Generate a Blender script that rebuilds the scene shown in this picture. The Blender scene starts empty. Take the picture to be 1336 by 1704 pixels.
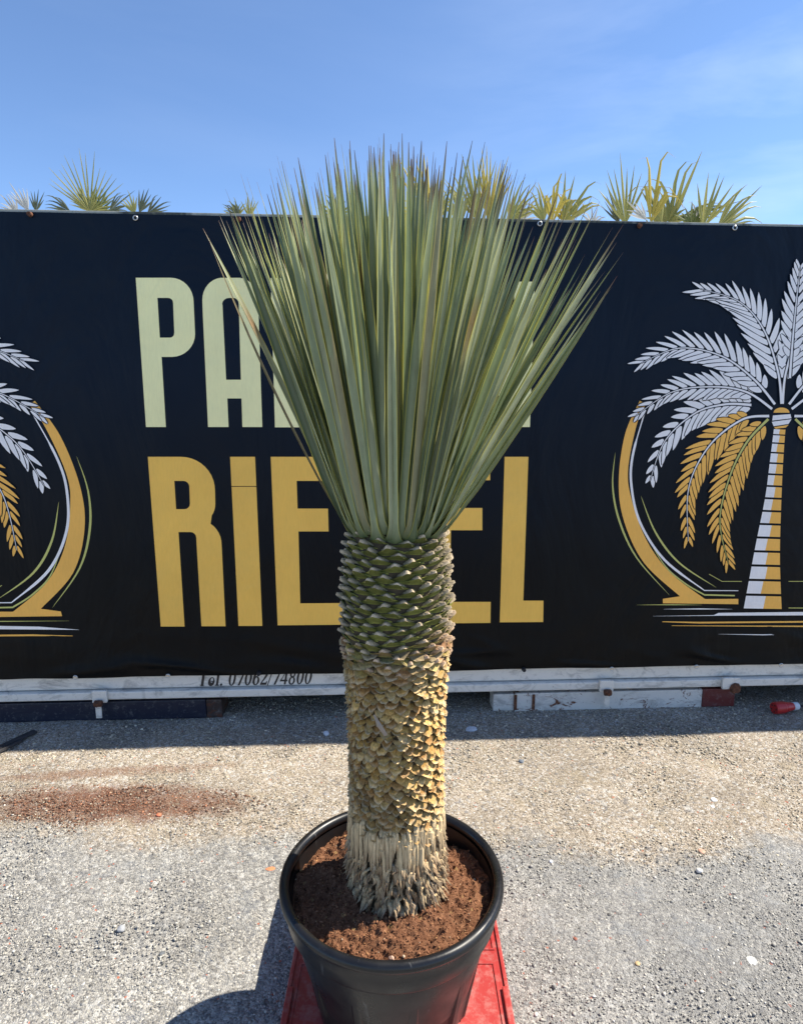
import bpy, math, random
import numpy as np
from mathutils import Vector, noise
from mathutils.geometry import tessellate_polygon

S = bpy.context.scene
R = math.radians
rng = random.Random(7)

# ------------------------------------------------------------------ camera, sky, sun
FPX, PITCH, CAMH = 1060.0, R(10.0), 1.70          # focal length in pixels of the 1704 px tall photo
cam = bpy.data.objects.new('camera', bpy.data.cameras.new('camera'))
S.collection.objects.link(cam); S.camera = cam
cam.location = (0, 0, CAMH)
cam.rotation_euler = (R(90) - PITCH, 0, 0)
cam.data.sensor_fit = 'VERTICAL'; cam.data.sensor_height = 24.0
cam.data.lens = 24.0 * FPX / 1704.0
cam.data.clip_start = 0.05; cam.data.clip_end = 3000

SUNV = Vector((0.764, 0.149, 1.0)).normalized()
SUN_EL = math.asin(SUNV.z); SUN_AZ = math.atan2(SUNV.x, SUNV.y)
sun = bpy.data.objects.new('sun', bpy.data.lights.new('sun', 'SUN'))
S.collection.objects.link(sun)
sun.data.energy = 5.0; sun.data.angle = R(0.53); sun.data.color = (1.0, 0.93, 0.80)
sun.rotation_euler = SUNV.to_track_quat('Z', 'Y').to_euler()

world = bpy.data.worlds.new("World"); S.world = world; world.use_nodes = True
wt = world.node_tree; wt.nodes.clear()
def wn(t, **k):
    n = wt.nodes.new(t)
    for a, b in k.items(): setattr(n, a, b)
    return n
sky = wn('ShaderNodeTexSky', sky_type='NISHITA', sun_disc=False, sun_elevation=SUN_EL, sun_rotation=SUN_AZ,
         air_density=0.80, dust_density=0.05, ozone_density=5.2, altitude=300)
tc = wn('ShaderNodeTexCoord')
mp = wn('ShaderNodeMapping'); mp.inputs['Scale'].default_value = (1.1, 1.6, 5.0); mp.inputs['Rotation'].default_value = (0.15, -0.42, 0.3)
nz = wn('ShaderNodeTexNoise'); nz.inputs['Scale'].default_value = 1.7; nz.inputs['Detail'].default_value = 7; nz.inputs['Roughness'].default_value = 0.55
nz.inputs['Distortion'].default_value = 0.4
cr = wn('ShaderNodeMapRange'); cr.inputs['From Min'].default_value = 0.46; cr.inputs['From Max'].default_value = 1.8
mx = wn('ShaderNodeMix', data_type='RGBA'); mx.inputs['B'].default_value = (7.5, 8.0, 8.6, 1)
bg = wn('ShaderNodeBackground'); bg.inputs['Strength'].default_value = 0.126
wo = wn('ShaderNodeOutputWorld')
L = wt.links
L.new(tc.outputs['Generated'], mp.inputs['Vector']); L.new(mp.outputs[0], nz.inputs['Vector'])
L.new(nz.outputs['Fac'], cr.inputs['Value'])
sx = wn('ShaderNodeSeparateXYZ'); L.new(tc.outputs['Generated'], sx.inputs[0])          # the wisps lie to the right
mk_ = wn('ShaderNodeMapRange'); mk_.inputs['From Min'].default_value = 0.0; mk_.inputs['From Max'].default_value = 0.55; mk_.inputs['To Min'].default_value = 0.10
ml = wn('ShaderNodeMath', operation='MULTIPLY'); L.new(sx.outputs['X'], mk_.inputs['Value'])
L.new(cr.outputs[0], ml.inputs[0]); L.new(mk_.outputs[0], ml.inputs[1]); L.new(ml.outputs[0], mx.inputs['Factor'])
L.new(sky.outputs[0], mx.inputs['A']); L.new(mx.outputs['Result'], bg.inputs['Color']); L.new(bg.outputs[0], wo.inputs['Surface'])

S.view_settings.view_transform = 'Standard'; S.view_settings.look = 'None'
S.view_settings.gamma = 1; S.view_settings.use_curve_mapping = False
S.view_settings.exposure = 0.86

# ------------------------------------------------------------------ helpers
def ray(px, py):
    """viewing direction of a photo pixel in world space"""
    x = (px - 668) / FPX; y = (852 - py) / FPX
    c, s = math.cos(PITCH), math.sin(PITCH)
    return Vector((x, c + y * s, -s + y * c))
def at_depth(px, py, Y):
    d = ray(px, py); return Vector((0, 0, CAMH)) + d * (Y / d.y)
def at_ground(px, py, z=0.0):
    d = ray(px, py); return Vector((0, 0, CAMH)) + d * ((z - CAMH) / d.z)
WA = R(2.7)                                     # the container stands turned by 2.7 degrees
W0 = Vector((0, 3.25, 0)); WU = Vector((math.cos(WA), math.sin(WA), 0)); WN = Vector((math.sin(WA), -math.cos(WA), 0))
def sz(px, py):
    """photo point -> (along the wall, height) on the banner plane"""
    d = ray(px, py); o = Vector((0, 0, CAMH))
    t = (W0 - o).dot(WN) / d.dot(WN); p = o + d * t
    return ((p - W0).dot(WU), p.z)
def wp(s, z, n=0.0): return W0 + WU * s + WN * n + Vector((0, 0, z))

def link(o, parent=None):
    S.collection.objects.link(o)
    if parent: o.parent = parent
    return o
def mk(name, V, F, mats, parent=None, smooth=False, attrs=None, midx=None):
    me = bpy.data.meshes.new(name)
    V = np.asarray(V, dtype=np.float32).reshape(-1, 3)
    if parent is not None and parent.type in ('EMPTY', 'MESH'):
        V = V - np.array(world_loc(parent), dtype=np.float32)
    me.from_pydata(V.tolist(), [], [tuple(f) for f in F])
    for m in (mats if isinstance(mats, (list, tuple)) else [mats]): me.materials.append(m)
    if midx is not None: me.polygons.foreach_set('material_index', np.asarray(midx, dtype=np.int32))
    if smooth: me.polygons.foreach_set('use_smooth', np.ones(len(me.polygons), dtype=bool))
    for k, a in (attrs or {}).items():
        a = np.asarray(a, dtype=np.float32)
        if a.ndim == 1:
            me.attributes.new(k, 'FLOAT', 'POINT').data.foreach_set('value', a)
        else:
            if a.shape[1] == 3: a = np.hstack([a, np.ones((len(a), 1), np.float32)])
            me.attributes.new(k, 'FLOAT_COLOR', 'POINT').data.foreach_set('color', a.ravel())
    me.update()
    return link(bpy.data.objects.new(name, me), parent)
def world_loc(o):
    v = Vector(o.location)
    while o.parent: o = o.parent; v += Vector(o.location)
    return v
def tag(o, label=None, cat=None, group=None, kind=None):
    if label: o['label'] = label
    if cat: o['category'] = cat
    if group: o['group'] = group
    if kind: o['kind'] = kind
    return o
def empty(name, loc, label, cat, group=None):
    o = bpy.data.objects.new(name, None); o.location = loc; o.empty_display_size = 0.1
    S.collection.objects.link(o); return tag(o, label, cat, group)

class MB:
    def __init__(s): s.V = []; s.F = []; s.A = []
    def add(s, V, F, a=None):
        b = len(s.V); s.V += [tuple(v) for v in V]; s.F += [tuple(i + b for i in f) for f in F]
        if a is not None: s.A += list(a)
    def box(s, p0, ax, ay, az, bev=0.0):
        """box from a corner and three edge vectors, chamfered"""
        p0 = Vector(p0); L3 = [ax.length, ay.length, az.length]; U = [ax.normalized(), ay.normalized(), az.normalized()]
        if bev <= 0:
            V = [p0 + ax * i + ay * j + az * k for k in (0, 1) for j in (0, 1) for i in (0, 1)]
            s.add(V, [(0, 2, 3, 1), (4, 5, 7, 6), (0, 1, 5, 4), (2, 6, 7, 3), (0, 4, 6, 2), (1, 3, 7, 5)]); return
        import bmesh
        bm = bmesh.new()
        vs = [bm.verts.new(p0 + ax * i + ay * j + az * k) for k in (0, 1) for j in (0, 1) for i in (0, 1)]
        for f in [(0, 2, 3, 1), (4, 5, 7, 6), (0, 1, 5, 4), (2, 6, 7, 3), (0, 4, 6, 2), (1, 3, 7, 5)]: bm.faces.new([vs[i] for i in f])
        bmesh.ops.bevel(bm, geom=list(bm.edges), offset=bev, segments=2, affect='EDGES', profile=0.6)
        bm.verts.index_update()
        s.add([v.co.copy() for v in bm.verts], [[v.index for v in f.verts] for f in bm.faces]); bm.free()
    def tube(s, pts, rad, n=10, caps=True):
        pts = [Vector(p) for p in pts]; b = len(s.V); m = len(pts)
        rr = rad if isinstance(rad, (list, tuple)) else [rad] * m
        up = Vector((0, 0, 1))
        for i, p in enumerate(pts):
            t = (pts[min(i + 1, m - 1)] - pts[max(i - 1, 0)]).normalized()
            a = t.cross(up)
            if a.length < 1e-3: a = t.cross(Vector((1, 0, 0)))
            a.normalize(); c = a.cross(t)
            for k in range(n):
                q = 2 * math.pi * k / n; s.V.append(tuple(p + (a * math.cos(q) + c * math.sin(q)) * rr[i]))
        for i in range(m - 1):
            for k in range(n):
                k2 = (k + 1) % n; s.F.append((b + i * n + k, b + i * n + k2, b + (i + 1) * n + k2, b + (i + 1) * n + k))
        if caps:
            s.F.append(tuple(b + k for k in range(n - 1, -1, -1))); s.F.append(tuple(b + (m - 1) * n + k for k in range(n)))
    def lathe(s, prof, c=(0, 0, 0), n=96, f=None):
        b = len(s.V)
        for (r, z) in prof:
            for k in range(n):
                q = 2 * math.pi * k / n; rr = r * (f(q, z) if f else 1)
                s.V.append((c[0] + rr * math.cos(q), c[1] + rr * math.sin(q), c[2] + z))
        for i in range(len(prof) - 1):
            for k in range(n):
                k2 = (k + 1) % n; s.F.append((b + i * n + k, b + i * n + k2, b + (i + 1) * n + k2, b + (i + 1) * n + k))
    def build(s, name, m, parent=None, smooth=False, attr=None, **k):
        return mk(name, s.V, s.F, m, parent, smooth, {attr: s.A} if attr else None, **k)

# ------------------------------------------------------------------ materials
class NT:
    def __init__(s, name):
        s.m = bpy.data.materials.new(name); s.m.use_nodes = True; s.t = s.m.node_tree; s.t.nodes.clear()
        s.out = s.t.nodes.new('ShaderNodeOutputMaterial'); s.b = s.t.nodes.new('ShaderNodeBsdfPrincipled')
        s.t.links.new(s.b.outputs[0], s.out.inputs[0])
        s.co = s.n('ShaderNodeTexCoord').outputs['Object']
    def n(s, t, **k):
        n = s.t.nodes.new(t)
        for a, b in k.items(): setattr(n, a, b)
        return n
    def put(s, sock, v):
        if hasattr(v, 'links'): s.t.links.new(v, sock)
        elif isinstance(v, (tuple, list)) and len(v) == 3 and sock.type == 'RGBA': sock.default_value = (*v, 1)
        else: sock.default_value = v
    def noise(s, scale, detail=4, rough=0.55, vec=None, dist=0, out='Fac', stretch=None):
        v = vec or s.co
        if stretch:
            m = s.n('ShaderNodeMapping'); m.inputs['Scale'].default_value = stretch; s.t.links.new(v, m.inputs[0]); v = m.outputs[0]
        n = s.n('ShaderNodeTexNoise'); s.t.links.new(v, n.inputs['Vector'])
        n.inputs['Scale'].default_value = scale; n.inputs['Detail'].default_value = detail
        n.inputs['Roughness'].default_value = rough; n.inputs['Distortion'].default_value = dist
        return n.outputs[out]
    def voro(s, scale, out='Distance', feature='F1', rnd=1.0, vec=None):
        n = s.n('ShaderNodeTexVoronoi', feature=feature); s.t.links.new(vec or s.co, n.inputs['Vector'])
        n.inputs['Scale'].default_value = scale; n.inputs['Randomness'].default_value = rnd
        return n.outputs[out]
    def mr(s, v, a, b, c=0.0, d=1.0):
        n = s.n('ShaderNodeMapRange'); s.put(n.inputs['Value'], v)
        for k, x in zip(('From Min', 'From Max', 'To Min', 'To Max'), (a, b, c, d)): n.inputs[k].default_value = x
        return n.outputs[0]
    def mix(s, f, a, b, mode='MIX'):
        n = s.n('ShaderNodeMix', data_type='RGBA', blend_type=mode)
        s.put(n.inputs['Factor'], f); s.put(n.inputs['A'], a); s.put(n.inputs['B'], b); return n.outputs['Result']
    def math(s, op, a, b=0.0, clamp=False):
        n = s.n('ShaderNodeMath', operation=op, use_clamp=clamp); s.put(n.inputs[0], a); s.put(n.inputs[1], b); return n.outputs[0]
    def ramp(s, v, stops):
        n = s.n('ShaderNodeValToRGB'); e = n.color_ramp.elements
        while len(e) < len(stops): e.new(0.5)
        for q, (p, c) in zip(e, stops): q.position = p; q.color = (*c, 1)
        s.put(n.inputs[0], v); return n.outputs[0]
    def attr(s, name, out='Color'):
        n = s.n('ShaderNodeAttribute'); n.attribute_name = name; return n.outputs[out]
    def sep(s, axis, v=None):
        n = s.n('ShaderNodeSeparateXYZ'); s.t.links.new(v or s.co, n.inputs[0]); return n.outputs[axis]
    def bump(s, h, strength=0.5, dist=0.002, prev=None):
        n = s.n('ShaderNodeBump'); n.inputs['Strength'].default_value = strength; n.inputs['Distance'].default_value = dist
        s.put(n.inputs['Height'], h)
        if prev: s.t.links.new(prev, n.inputs['Normal'])
        return n.outputs[0]
    def set(s, color=None, rough=None, metal=None, normal=None, spec=None, trans=None, sheen=None):
        i = s.b.inputs
        if color is not None: s.put(i['Base Color'], color)
        if rough is not None: s.put(i['Roughness'], rough)
        if metal is not None: s.put(i['Metallic'], metal)
        if normal is not None: s.t.links.new(normal, i['Normal'])
        if spec is not None: s.put(i['Specular IOR Level'], spec)
        if sheen is not None: s.put(i['Sheen Weight'], sheen)
        if trans is not None:                       # thin leaf: part of the light passes through
            tr = s.n('ShaderNodeBsdfTranslucent'); s.put(tr.inputs['Color'], color if trans[1] is None else trans[1])
            mxs = s.n('ShaderNodeMixShader'); mxs.inputs[0].default_value = trans[0]
            s.t.links.new(s.b.outputs[0], mxs.inputs[1]); s.t.links.new(tr.outputs[0], mxs.inputs[2])
            s.t.links.new(mxs.outputs[0], s.out.inputs[0])
        return s.m

def ground_material():
    g = NT('ground_gravel')
    X = g.sep('X'); Y = g.sep('Y')
    wob = g.noise(1.6, 5, 0.65)
    # boundary between the sandy strip by the wall and the grey chippings nearer the camera
    yb = g.math('ADD', Y, g.math('MULTIPLY', g.math('SUBTRACT', wob, 0.5), 0.75))
    yb = g.math('ADD', yb, g.math('MULTIPLY', X, 0.055))
    sandy = g.mr(g.math('ADD', yb, g.math('MULTIPLY', g.math('SUBTRACT', g.noise(22, 5, 0.7), 0.5), 0.25)), 2.15, 2.26)
    v1 = g.voro(165, 'Color'); v2 = g.voro(75, 'Color'); v3 = g.voro(330, 'Color')
    r1 = g.sep('X', v1); r2 = g.sep('Y', v2); r3 = g.sep('X', v3); r4 = g.sep('Z', v1)
    grey = g.ramp(r1, [(0.0, (0.156, 0.150, 0.142)), (0.25, (0.258, 0.248, 0.231)), (0.6, (0.340, 0.328, 0.304)), (0.9, (0.423, 0.405, 0.369)), (1.0, (0.607, 0.573, 0.513))])
    sand = g.ramp(r1, [(0.0, (0.162, 0.129, 0.097)), (0.3, (0.324, 0.271, 0.209)), (0.7, (0.414, 0.354, 0.281)), (0.94, (0.504, 0.451, 0.388)), (1.0, (0.666, 0.644, 0.632))])
    c = g.mix(sandy, grey, sand)
    fine = g.mix(1.0, c, g.ramp(r3, [(0.0, (0.55, 0.55, 0.55)), (1.0, (1.25, 1.25, 1.25))]), 'MULTIPLY')
    c = g.mix(0.6, c, fine)
    chip = g.math('GREATER_THAN', r2, 0.90)                         # larger pale chips
    c = g.mix(g.math('MULTIPLY', chip, 0.55), c, (0.52, 0.51, 0.48))
    chipd = g.math('LESS_THAN', r2, 0.06)
    c = g.mix(g.math('MULTIPLY', chipd, 0.5), c, (0.13, 0.135, 0.15))
    red = g.math('GREATER_THAN', r4, 0.9975)
    c = g.mix(red, c, (0.45, 0.14, 0.08))
    blot = g.mr(g.noise(2.2, 6, 0.6, dist=0.6), 0.3, 0.72, 0.74, 1.18)
    cb = g.n('ShaderNodeCombineColor'); [g.t.links.new(blot, cb.inputs[i]) for i in range(3)]
    c = g.mix(1.0, c, cb.outputs[0], 'MULTIPLY')
    worn = g.math('MULTIPLY', g.mr(g.math('ADD', X, g.math('MULTIPLY', wob, 0.9)), 0.45, 1.15), g.math('SUBTRACT', 1.0, sandy))
    c = g.mix(g.math('MULTIPLY', worn, 0.42), c, (0.20, 0.20, 0.20))          # the grey chippings are darker slate at the right
    blot2 = g.mr(g.noise(7, 5, 0.7), 0.54, 0.66, 0, 0.45)
    c = g.mix(blot2, c, g.mix(sandy, (0.22, 0.23, 0.24), (0.33, 0.27, 0.18)))
    # brown peat spill at the left in front of the wall
    dx = g.math('DIVIDE', g.math('ADD', X, 1.22), 0.62); dy = g.math('DIVIDE', g.math('SUBTRACT', Y, 2.47), 0.15)
    d2 = g.math('ADD', g.math('MULTIPLY', dx, dx), g.math('MULTIPLY', dy, dy))
    d2 = g.math('ADD', d2, g.math('MULTIPLY', g.math('SUBTRACT', g.noise(9, 7, 0.75), 0.5), 2.6))
    st = g.math('MULTIPLY', g.mr(d2, 1.1, 0.1), g.mr(g.noise(150, 2), 0.32, 0.55, 0.45, 1.0))
    c = g.mix(g.math('MULTIPLY', st, 0.95), c, (0.15, 0.062, 0.036))
    dy2 = g.math('DIVIDE', g.math('SUBTRACT', g.math('SUBTRACT', Y, 2.70), g.math('MULTIPLY', g.math('ADD', X, 1.3), 0.12)), 0.05)
    dx2 = g.math('DIVIDE', g.math('ADD', X, 1.35), 0.65)
    d3 = g.math('ADD', g.math('ADD', g.math('MULTIPLY', dx2, dx2), g.math('MULTIPLY', dy2, dy2)), g.math('MULTIPLY', g.math('SUBTRACT', g.noise(11, 6, 0.7), 0.5), 2.4))
    c = g.mix(g.math('MULTIPLY', g.mr(d3, 1.0, 0.1), 0.6), c, (0.19, 0.10, 0.06))
    h = g.math('ADD', g.math('MULTIPLY', g.voro(165), -1.0), g.math('MULTIPLY', g.voro(75), -0.9))
    h = g.math('ADD', h, g.math('MULTIPLY', g.noise(300, 3), 0.6))
    nrm = g.bump(h, 0.9, 0.004)
    nrm = g.bump(g.noise(14, 6, 0.6), 0.45, 0.02, nrm)
    return g.set(c, 0.9, normal=nrm, spec=0.25)
M_ground = ground_material()

def stone_mat():
    g = NT('stone_chips'); geo = g.n('ShaderNodeNewGeometry')
    r = geo.outputs['Random Per Island']
    base = g.ramp(r, [(0.0, (0.12, 0.118, 0.115)), (0.15, (0.24, 0.235, 0.225)), (0.45, (0.38, 0.37, 0.345)), (0.8, (0.49, 0.47, 0.42)), (0.93, (0.64, 0.61, 0.55)), (0.985, (0.8, 0.78, 0.73)), (0.996, (0.7, 0.65, 0.6)), (0.998, (0.42, 0.15, 0.09))])
    g2 = g.attr('tone'); c = g.mix(1.0, base, g2, 'MULTIPLY')
    return g.set(c, 0.85, normal=g.bump(g.noise(400, 3), 0.4, 0.001), spec=0.3)
M_stone = stone_mat()

def print_mat(name, col, gloss=0.42, spec=0.3):
    """print on tarpaulin: woven fabric under pvc"""
    g = NT(name)
    w = g.n('ShaderNodeTexWave', wave_type='BANDS', bands_direction='X'); w.inputs['Scale'].default_value = 120
    w2 = g.n('ShaderNodeTexWave', wave_type='BANDS', bands_direction='Z'); w2.inputs['Scale'].default_value = 120
    g.t.links.new(g.co, w.inputs[0]); g.t.links.new(g.co, w2.inputs[0])
    hh = g.math('ADD', w.outputs['Fac'], w2.outputs['Fac'])
    v = g.mr(g.noise(3.0, 5, 0.6), 0.3, 0.7, 0.93, 1.05)
    cb = g.n('ShaderNodeCombineColor'); [g.t.links.new(v, cb.inputs[i]) for i in range(3)]
    c = g.mix(1.0, col, cb.outputs[0], 'MULTIPLY') if not callable(col) else g.mix(1.0, col(g), cb.outputs[0], 'MULTIPLY')
    fine = g.mr(g.noise(160, 2, 0.6, stretch=(1, 1, 0.15)), 0.3, 0.7, 0.97, 1.03)
    cb2 = g.n('ShaderNodeCombineColor'); [g.t.links.new(fine, cb2.inputs[i]) for i in range(3)]
    c = g.mix(1.0, c, cb2.outputs[0], 'MULTIPLY')
    n1 = g.bump(hh, 0.10, 0.0006)
    n2 = g.bump(g.noise(2.2, 4, 0.55, dist=0.8, stretch=(1.0, 1.0, 0.45)), 0.85, 0.05, n1)
    return g.set(c, g.mr(g.noise(6, 4), 0.3, 0.7, gloss, gloss + 0.14), normal=n2, spec=spec)
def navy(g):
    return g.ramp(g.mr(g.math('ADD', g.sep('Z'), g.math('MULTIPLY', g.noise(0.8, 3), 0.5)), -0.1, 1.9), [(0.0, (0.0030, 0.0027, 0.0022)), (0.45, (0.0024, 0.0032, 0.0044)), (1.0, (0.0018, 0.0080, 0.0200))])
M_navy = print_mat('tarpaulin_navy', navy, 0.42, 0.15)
M_pale = print_mat('print_pale_yellow', (0.92, 0.86, 0.44))
M_gold = print_mat('print_gold', (0.92, 0.535, 0.10))
M_orange = print_mat('print_orange', (0.92, 0.48, 0.095))
M_silver = print_mat('print_silver', (0.86, 0.82, 0.80))
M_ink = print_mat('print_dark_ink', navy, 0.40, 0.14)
M_line = print_mat('print_yellow_green', (0.55, 0.53, 0.16))

def steel_paint(name, col, dirt=0.5, rust=0.55, rustcol=(0.13, 0.045, 0.02)):
    g = NT(name)
    d = g.mr(g.noise(7, 8, 0.7, dist=1.2, stretch=(1, 1, 2.2)), 0.5, 0.72, 0, dirt)
    c = g.mix(d, col, (0.13, 0.125, 0.12))
    c = g.mix(g.mr(g.noise(40, 5, 0.7), 0.55, 0.75, 0, 0.45), c, (0.30, 0.29, 0.27))
    rm = g.mr(g.noise(9, 10, 0.78, dist=1.5, stretch=(1, 1, 1.8)), rust + 0.09, rust + 0.12)
    c = g.mix(rm, c, rustcol)
    return g.set(c, g.mr(rm, 0, 1, 0.45, 0.9), normal=g.bump(g.noise(30, 6, 0.65), 0.25, 0.003), spec=0.4)
M_white = steel_paint('white_painted_steel', (0.72, 0.68, 0.61), 0.75, 0.57)
M_whiteb = steel_paint('white_beam_paint', (0.66, 0.63, 0.58), 0.6, 0.475)
M_dark = steel_paint('dark_blue_beam_paint', (0.010, 0.013, 0.030), 0.15, 0.60, (0.05, 0.025, 0.018))
M_dred = steel_paint('oxide_red_paint', (0.13, 0.022, 0.02), 0.25, 0.60)
M_rust = (lambda g: g.set(g.ramp(g.noise(60, 6, 0.7), [(0.3, (0.035, 0.015, 0.01)), (0.55, (0.13, 0.05, 0.025)), (0.75, (0.28, 0.13, 0.06))]), 0.95, normal=g.bump(g.noise(150, 5), 0.7, 0.003)))(NT('rusty_steel'))
M_zinc = NT('zinc_eyelet').set((0.55, 0.55, 0.54), 0.35, metal=0.9)
M_hole = NT('eyelet_hole').set((0.012, 0.012, 0.014), 0.8)
M_text = NT('black_sign_paint').set((0.015, 0.014, 0.016), 0.5)

def simple(name, col, rough, var=0.15, scale=40, bump=0.2, spec=0.5):
    g = NT(name); v = g.mr(g.noise(scale, 6, 0.65), 0.3, 0.7, 1 - var, 1 + var)
    cb = g.n('ShaderNodeCombineColor'); [g.t.links.new(v, cb.inputs[i]) for i in range(3)]
    return g.set(g.mix(1.0, col, cb.outputs[0], 'MULTIPLY'), rough, normal=g.bump(g.noise(scale * 3, 4), bump, 0.002), spec=spec)

# ------------------------------------------------------------------ ground
def build_ground():
    xs = np.unique(np.concatenate([np.linspace(-3.2, 3.2, 260), [-400, -100, -30, -10, -5, 5, 10, 30, 100, 400]]))
    ys = np.unique(np.concatenate([np.linspace(0.6, 4.0, 150), [-400, -100, -30, -10, -3, 0, 6, 12, 30, 100, 400]]))
    V = []; F = []
    for y in ys:
        for x in xs:
            inner = abs(x) < 3.1 and 0.7 < y < 3.9
            z = 0.007 * noise.noise(Vector((x * 3.1, y * 3.1, 0))) + 0.003 * noise.noise(Vector((x * 17, y * 17, 3))) if inner else 0
            V.append((x, y, z))
    n = len(xs)
    for j in range(len(ys) - 1):
        for i in range(n - 1): a = j * n + i; F.append((a, a + 1, a + 1 + n, a + n))
    o = mk('ground', V, F, M_ground, smooth=True); o['kind'] = 'structure'
build_ground()

ICO_V = None
def pebble_base(seed):
    """a small angular stone: 14 verts"""
    r = random.Random(seed)
    V = [(0, 0, 1), (0, 0, -1)]
    for ring, z in ((0, 0.5), (1, -0.45)):
        for k in range(6):
            a = (k + 0.5 * ring) * math.pi / 3; q = 0.85 * r.uniform(0.75, 1.15)
            V.append((q * math.cos(a), q * math.sin(a), z * r.uniform(0.6, 1.3)))
    F = []
    for k in range(6):
        k2 = (k + 1) % 6
        F += [(0, 2 + k, 2 + k2), (2 + k, 8 + k, 2 + k2), (8 + k, 8 + k2, 2 + k2), (1, 8 + k2, 8 + k)]
    return np.array(V), np.array(F)
def scatter_stones(name, pts, sizes, flat, seed, tones, mat):
    nr = np.random.RandomState(seed); N = len(pts)
    kinds = [pebble_base(seed * 10 + k) for k in range(6)]
    VV = []; FF = []; TT = []; b = 0
    kk = nr.randint(0, 6, N)
    for k in range(6):
        idx = np.where(kk == k)[0]; BV, BF = kinds[k]; m = len(idx)
        if not m: continue
        sc = sizes[idx][:, None] * np.stack([nr.uniform(0.8, 1.5, m), nr.uniform(0.6, 1.1, m), nr.uniform(0.6, 1.1, m) * flat], 1)
        v = BV[None] * sc[:, None, :]
        a = nr.uniform(0, 2 * math.pi, m); t = nr.normal(0, 0.25, m)
        ca, sa = np.cos(a)[:, None], np.sin(a)[:, None]; ct, st = np.cos(t)[:, None], np.sin(t)[:, None]
        x, y, z = v[..., 0], v[..., 1], v[..., 2]
        x, z = x * ct + z * st, -x * st + z * ct
        x, y = x * ca - y * sa, x * sa + y * ca
        v = np.stack([x, y, z], -1) + pts[idx][:, None, :]
        VV.append(v.reshape(-1, 3)); FF.append((BF[None] + (np.arange(m) * 14)[:, None, None]).reshape(-1, 3) + b); b += m * 14
        TT.append(np.repeat(tones[idx], 14, axis=0))
    V = np.concatenate(VV); F = np.concatenate(FF)
    me = bpy.data.meshes.new(name); me.vertices.add(len(V)); me.vertices.foreach_set('co', V.astype(np.float32).ravel())
    me.loops.add(len(F) * 3); me.loops.foreach_set('vertex_index', F.astype(np.int32).ravel())
    me.polygons.add(len(F)); me.polygons.foreach_set('loop_start', np.arange(0, len(F) * 3, 3, dtype=np.int32))
    me.update(calc_edges=True); me.materials.append(mat)
    T = np.hstack([np.concatenate(TT), np.ones((len(V), 1))]).astype(np.float32)
    me.attributes.new('tone', 'FLOAT_COLOR', 'POINT').data.foreach_set('color', T.ravel())
    return link(bpy.data.objects.new(name, me))
def gravel():
    nr = np.random.RandomState(3); N = 90000
    Y = 1.05 + (3.45 - 1.05) * nr.rand(N) ** 0.95
    X = (nr.rand(N) * 2 - 1) * (0.35 + 0.70 * Y)
    s = 0.0012 + 0.0016 * nr.rand(N) + 0.004 * nr.rand(N) ** 9
    big = (rng_big := nr.rand(N)) < np.where((X > 0.2) & (Y < 2.25), 0.0035, 0.0012); s[big] = 0.004 + 0.006 * nr.rand(big.sum()) ** 2
    near_wall = (Y > 2.80) & (nr.rand(N) < 0.16); s[near_wall] = 0.0035 + 0.005 * nr.rand(near_wall.sum()) ** 2
    keep = ~((np.abs(X + 0.01) < 0.31) & (Y < 2.0)); X, Y, s = X[keep], Y[keep], s[keep]
    sand = (Y + X * 0.055 + nr.normal(0, 0.07, len(Y))) > 2.2
    tones = np.where(sand[:, None], np.array([[1.0, 0.91, 0.76]]), np.array([[0.86, 0.85, 0.83]]))
    peat = (((X + 1.22) / 0.6) ** 2 + ((Y - 2.47) / 0.14) ** 2) < 1 + nr.normal(0, 0.3, len(Y))
    tones[peat & (nr.rand(len(Y)) < 0.7)] = (0.42, 0.24, 0.17)
    M = 2600; a = nr.rand(M) * 2 * np.pi; q = np.sqrt(nr.rand(M)) * (1 + 0.25 * np.sin(3 * a + 1) + 0.15 * np.sin(7 * a))
    px_, py_ = -1.24 + 0.50 * q * np.cos(a), 2.47 + 0.14 * q * np.sin(a) + 0.02 * np.sin(9 * q * np.cos(a))
    ps = 0.0012 + 0.0022 * nr.rand(M) + 0.004 * nr.rand(M) ** 10; pt = np.array([[0.50, 0.25, 0.16]]) * (0.6 + 0.8 * nr.rand(M, 1))
    X = np.concatenate([X, px_]); Y = np.concatenate([Y, py_]); s = np.concatenate([s, ps]); tones = np.concatenate([tones, pt])
    o = scatter_stones('gravel', np.stack([X, Y, s * 0.15], 1), s, 0.6, 3, tones, M_stone)
    tag(o, 'loose grey and tan stone chips strewn over the yard', 'gravel', kind='stuff')
gravel()

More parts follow.
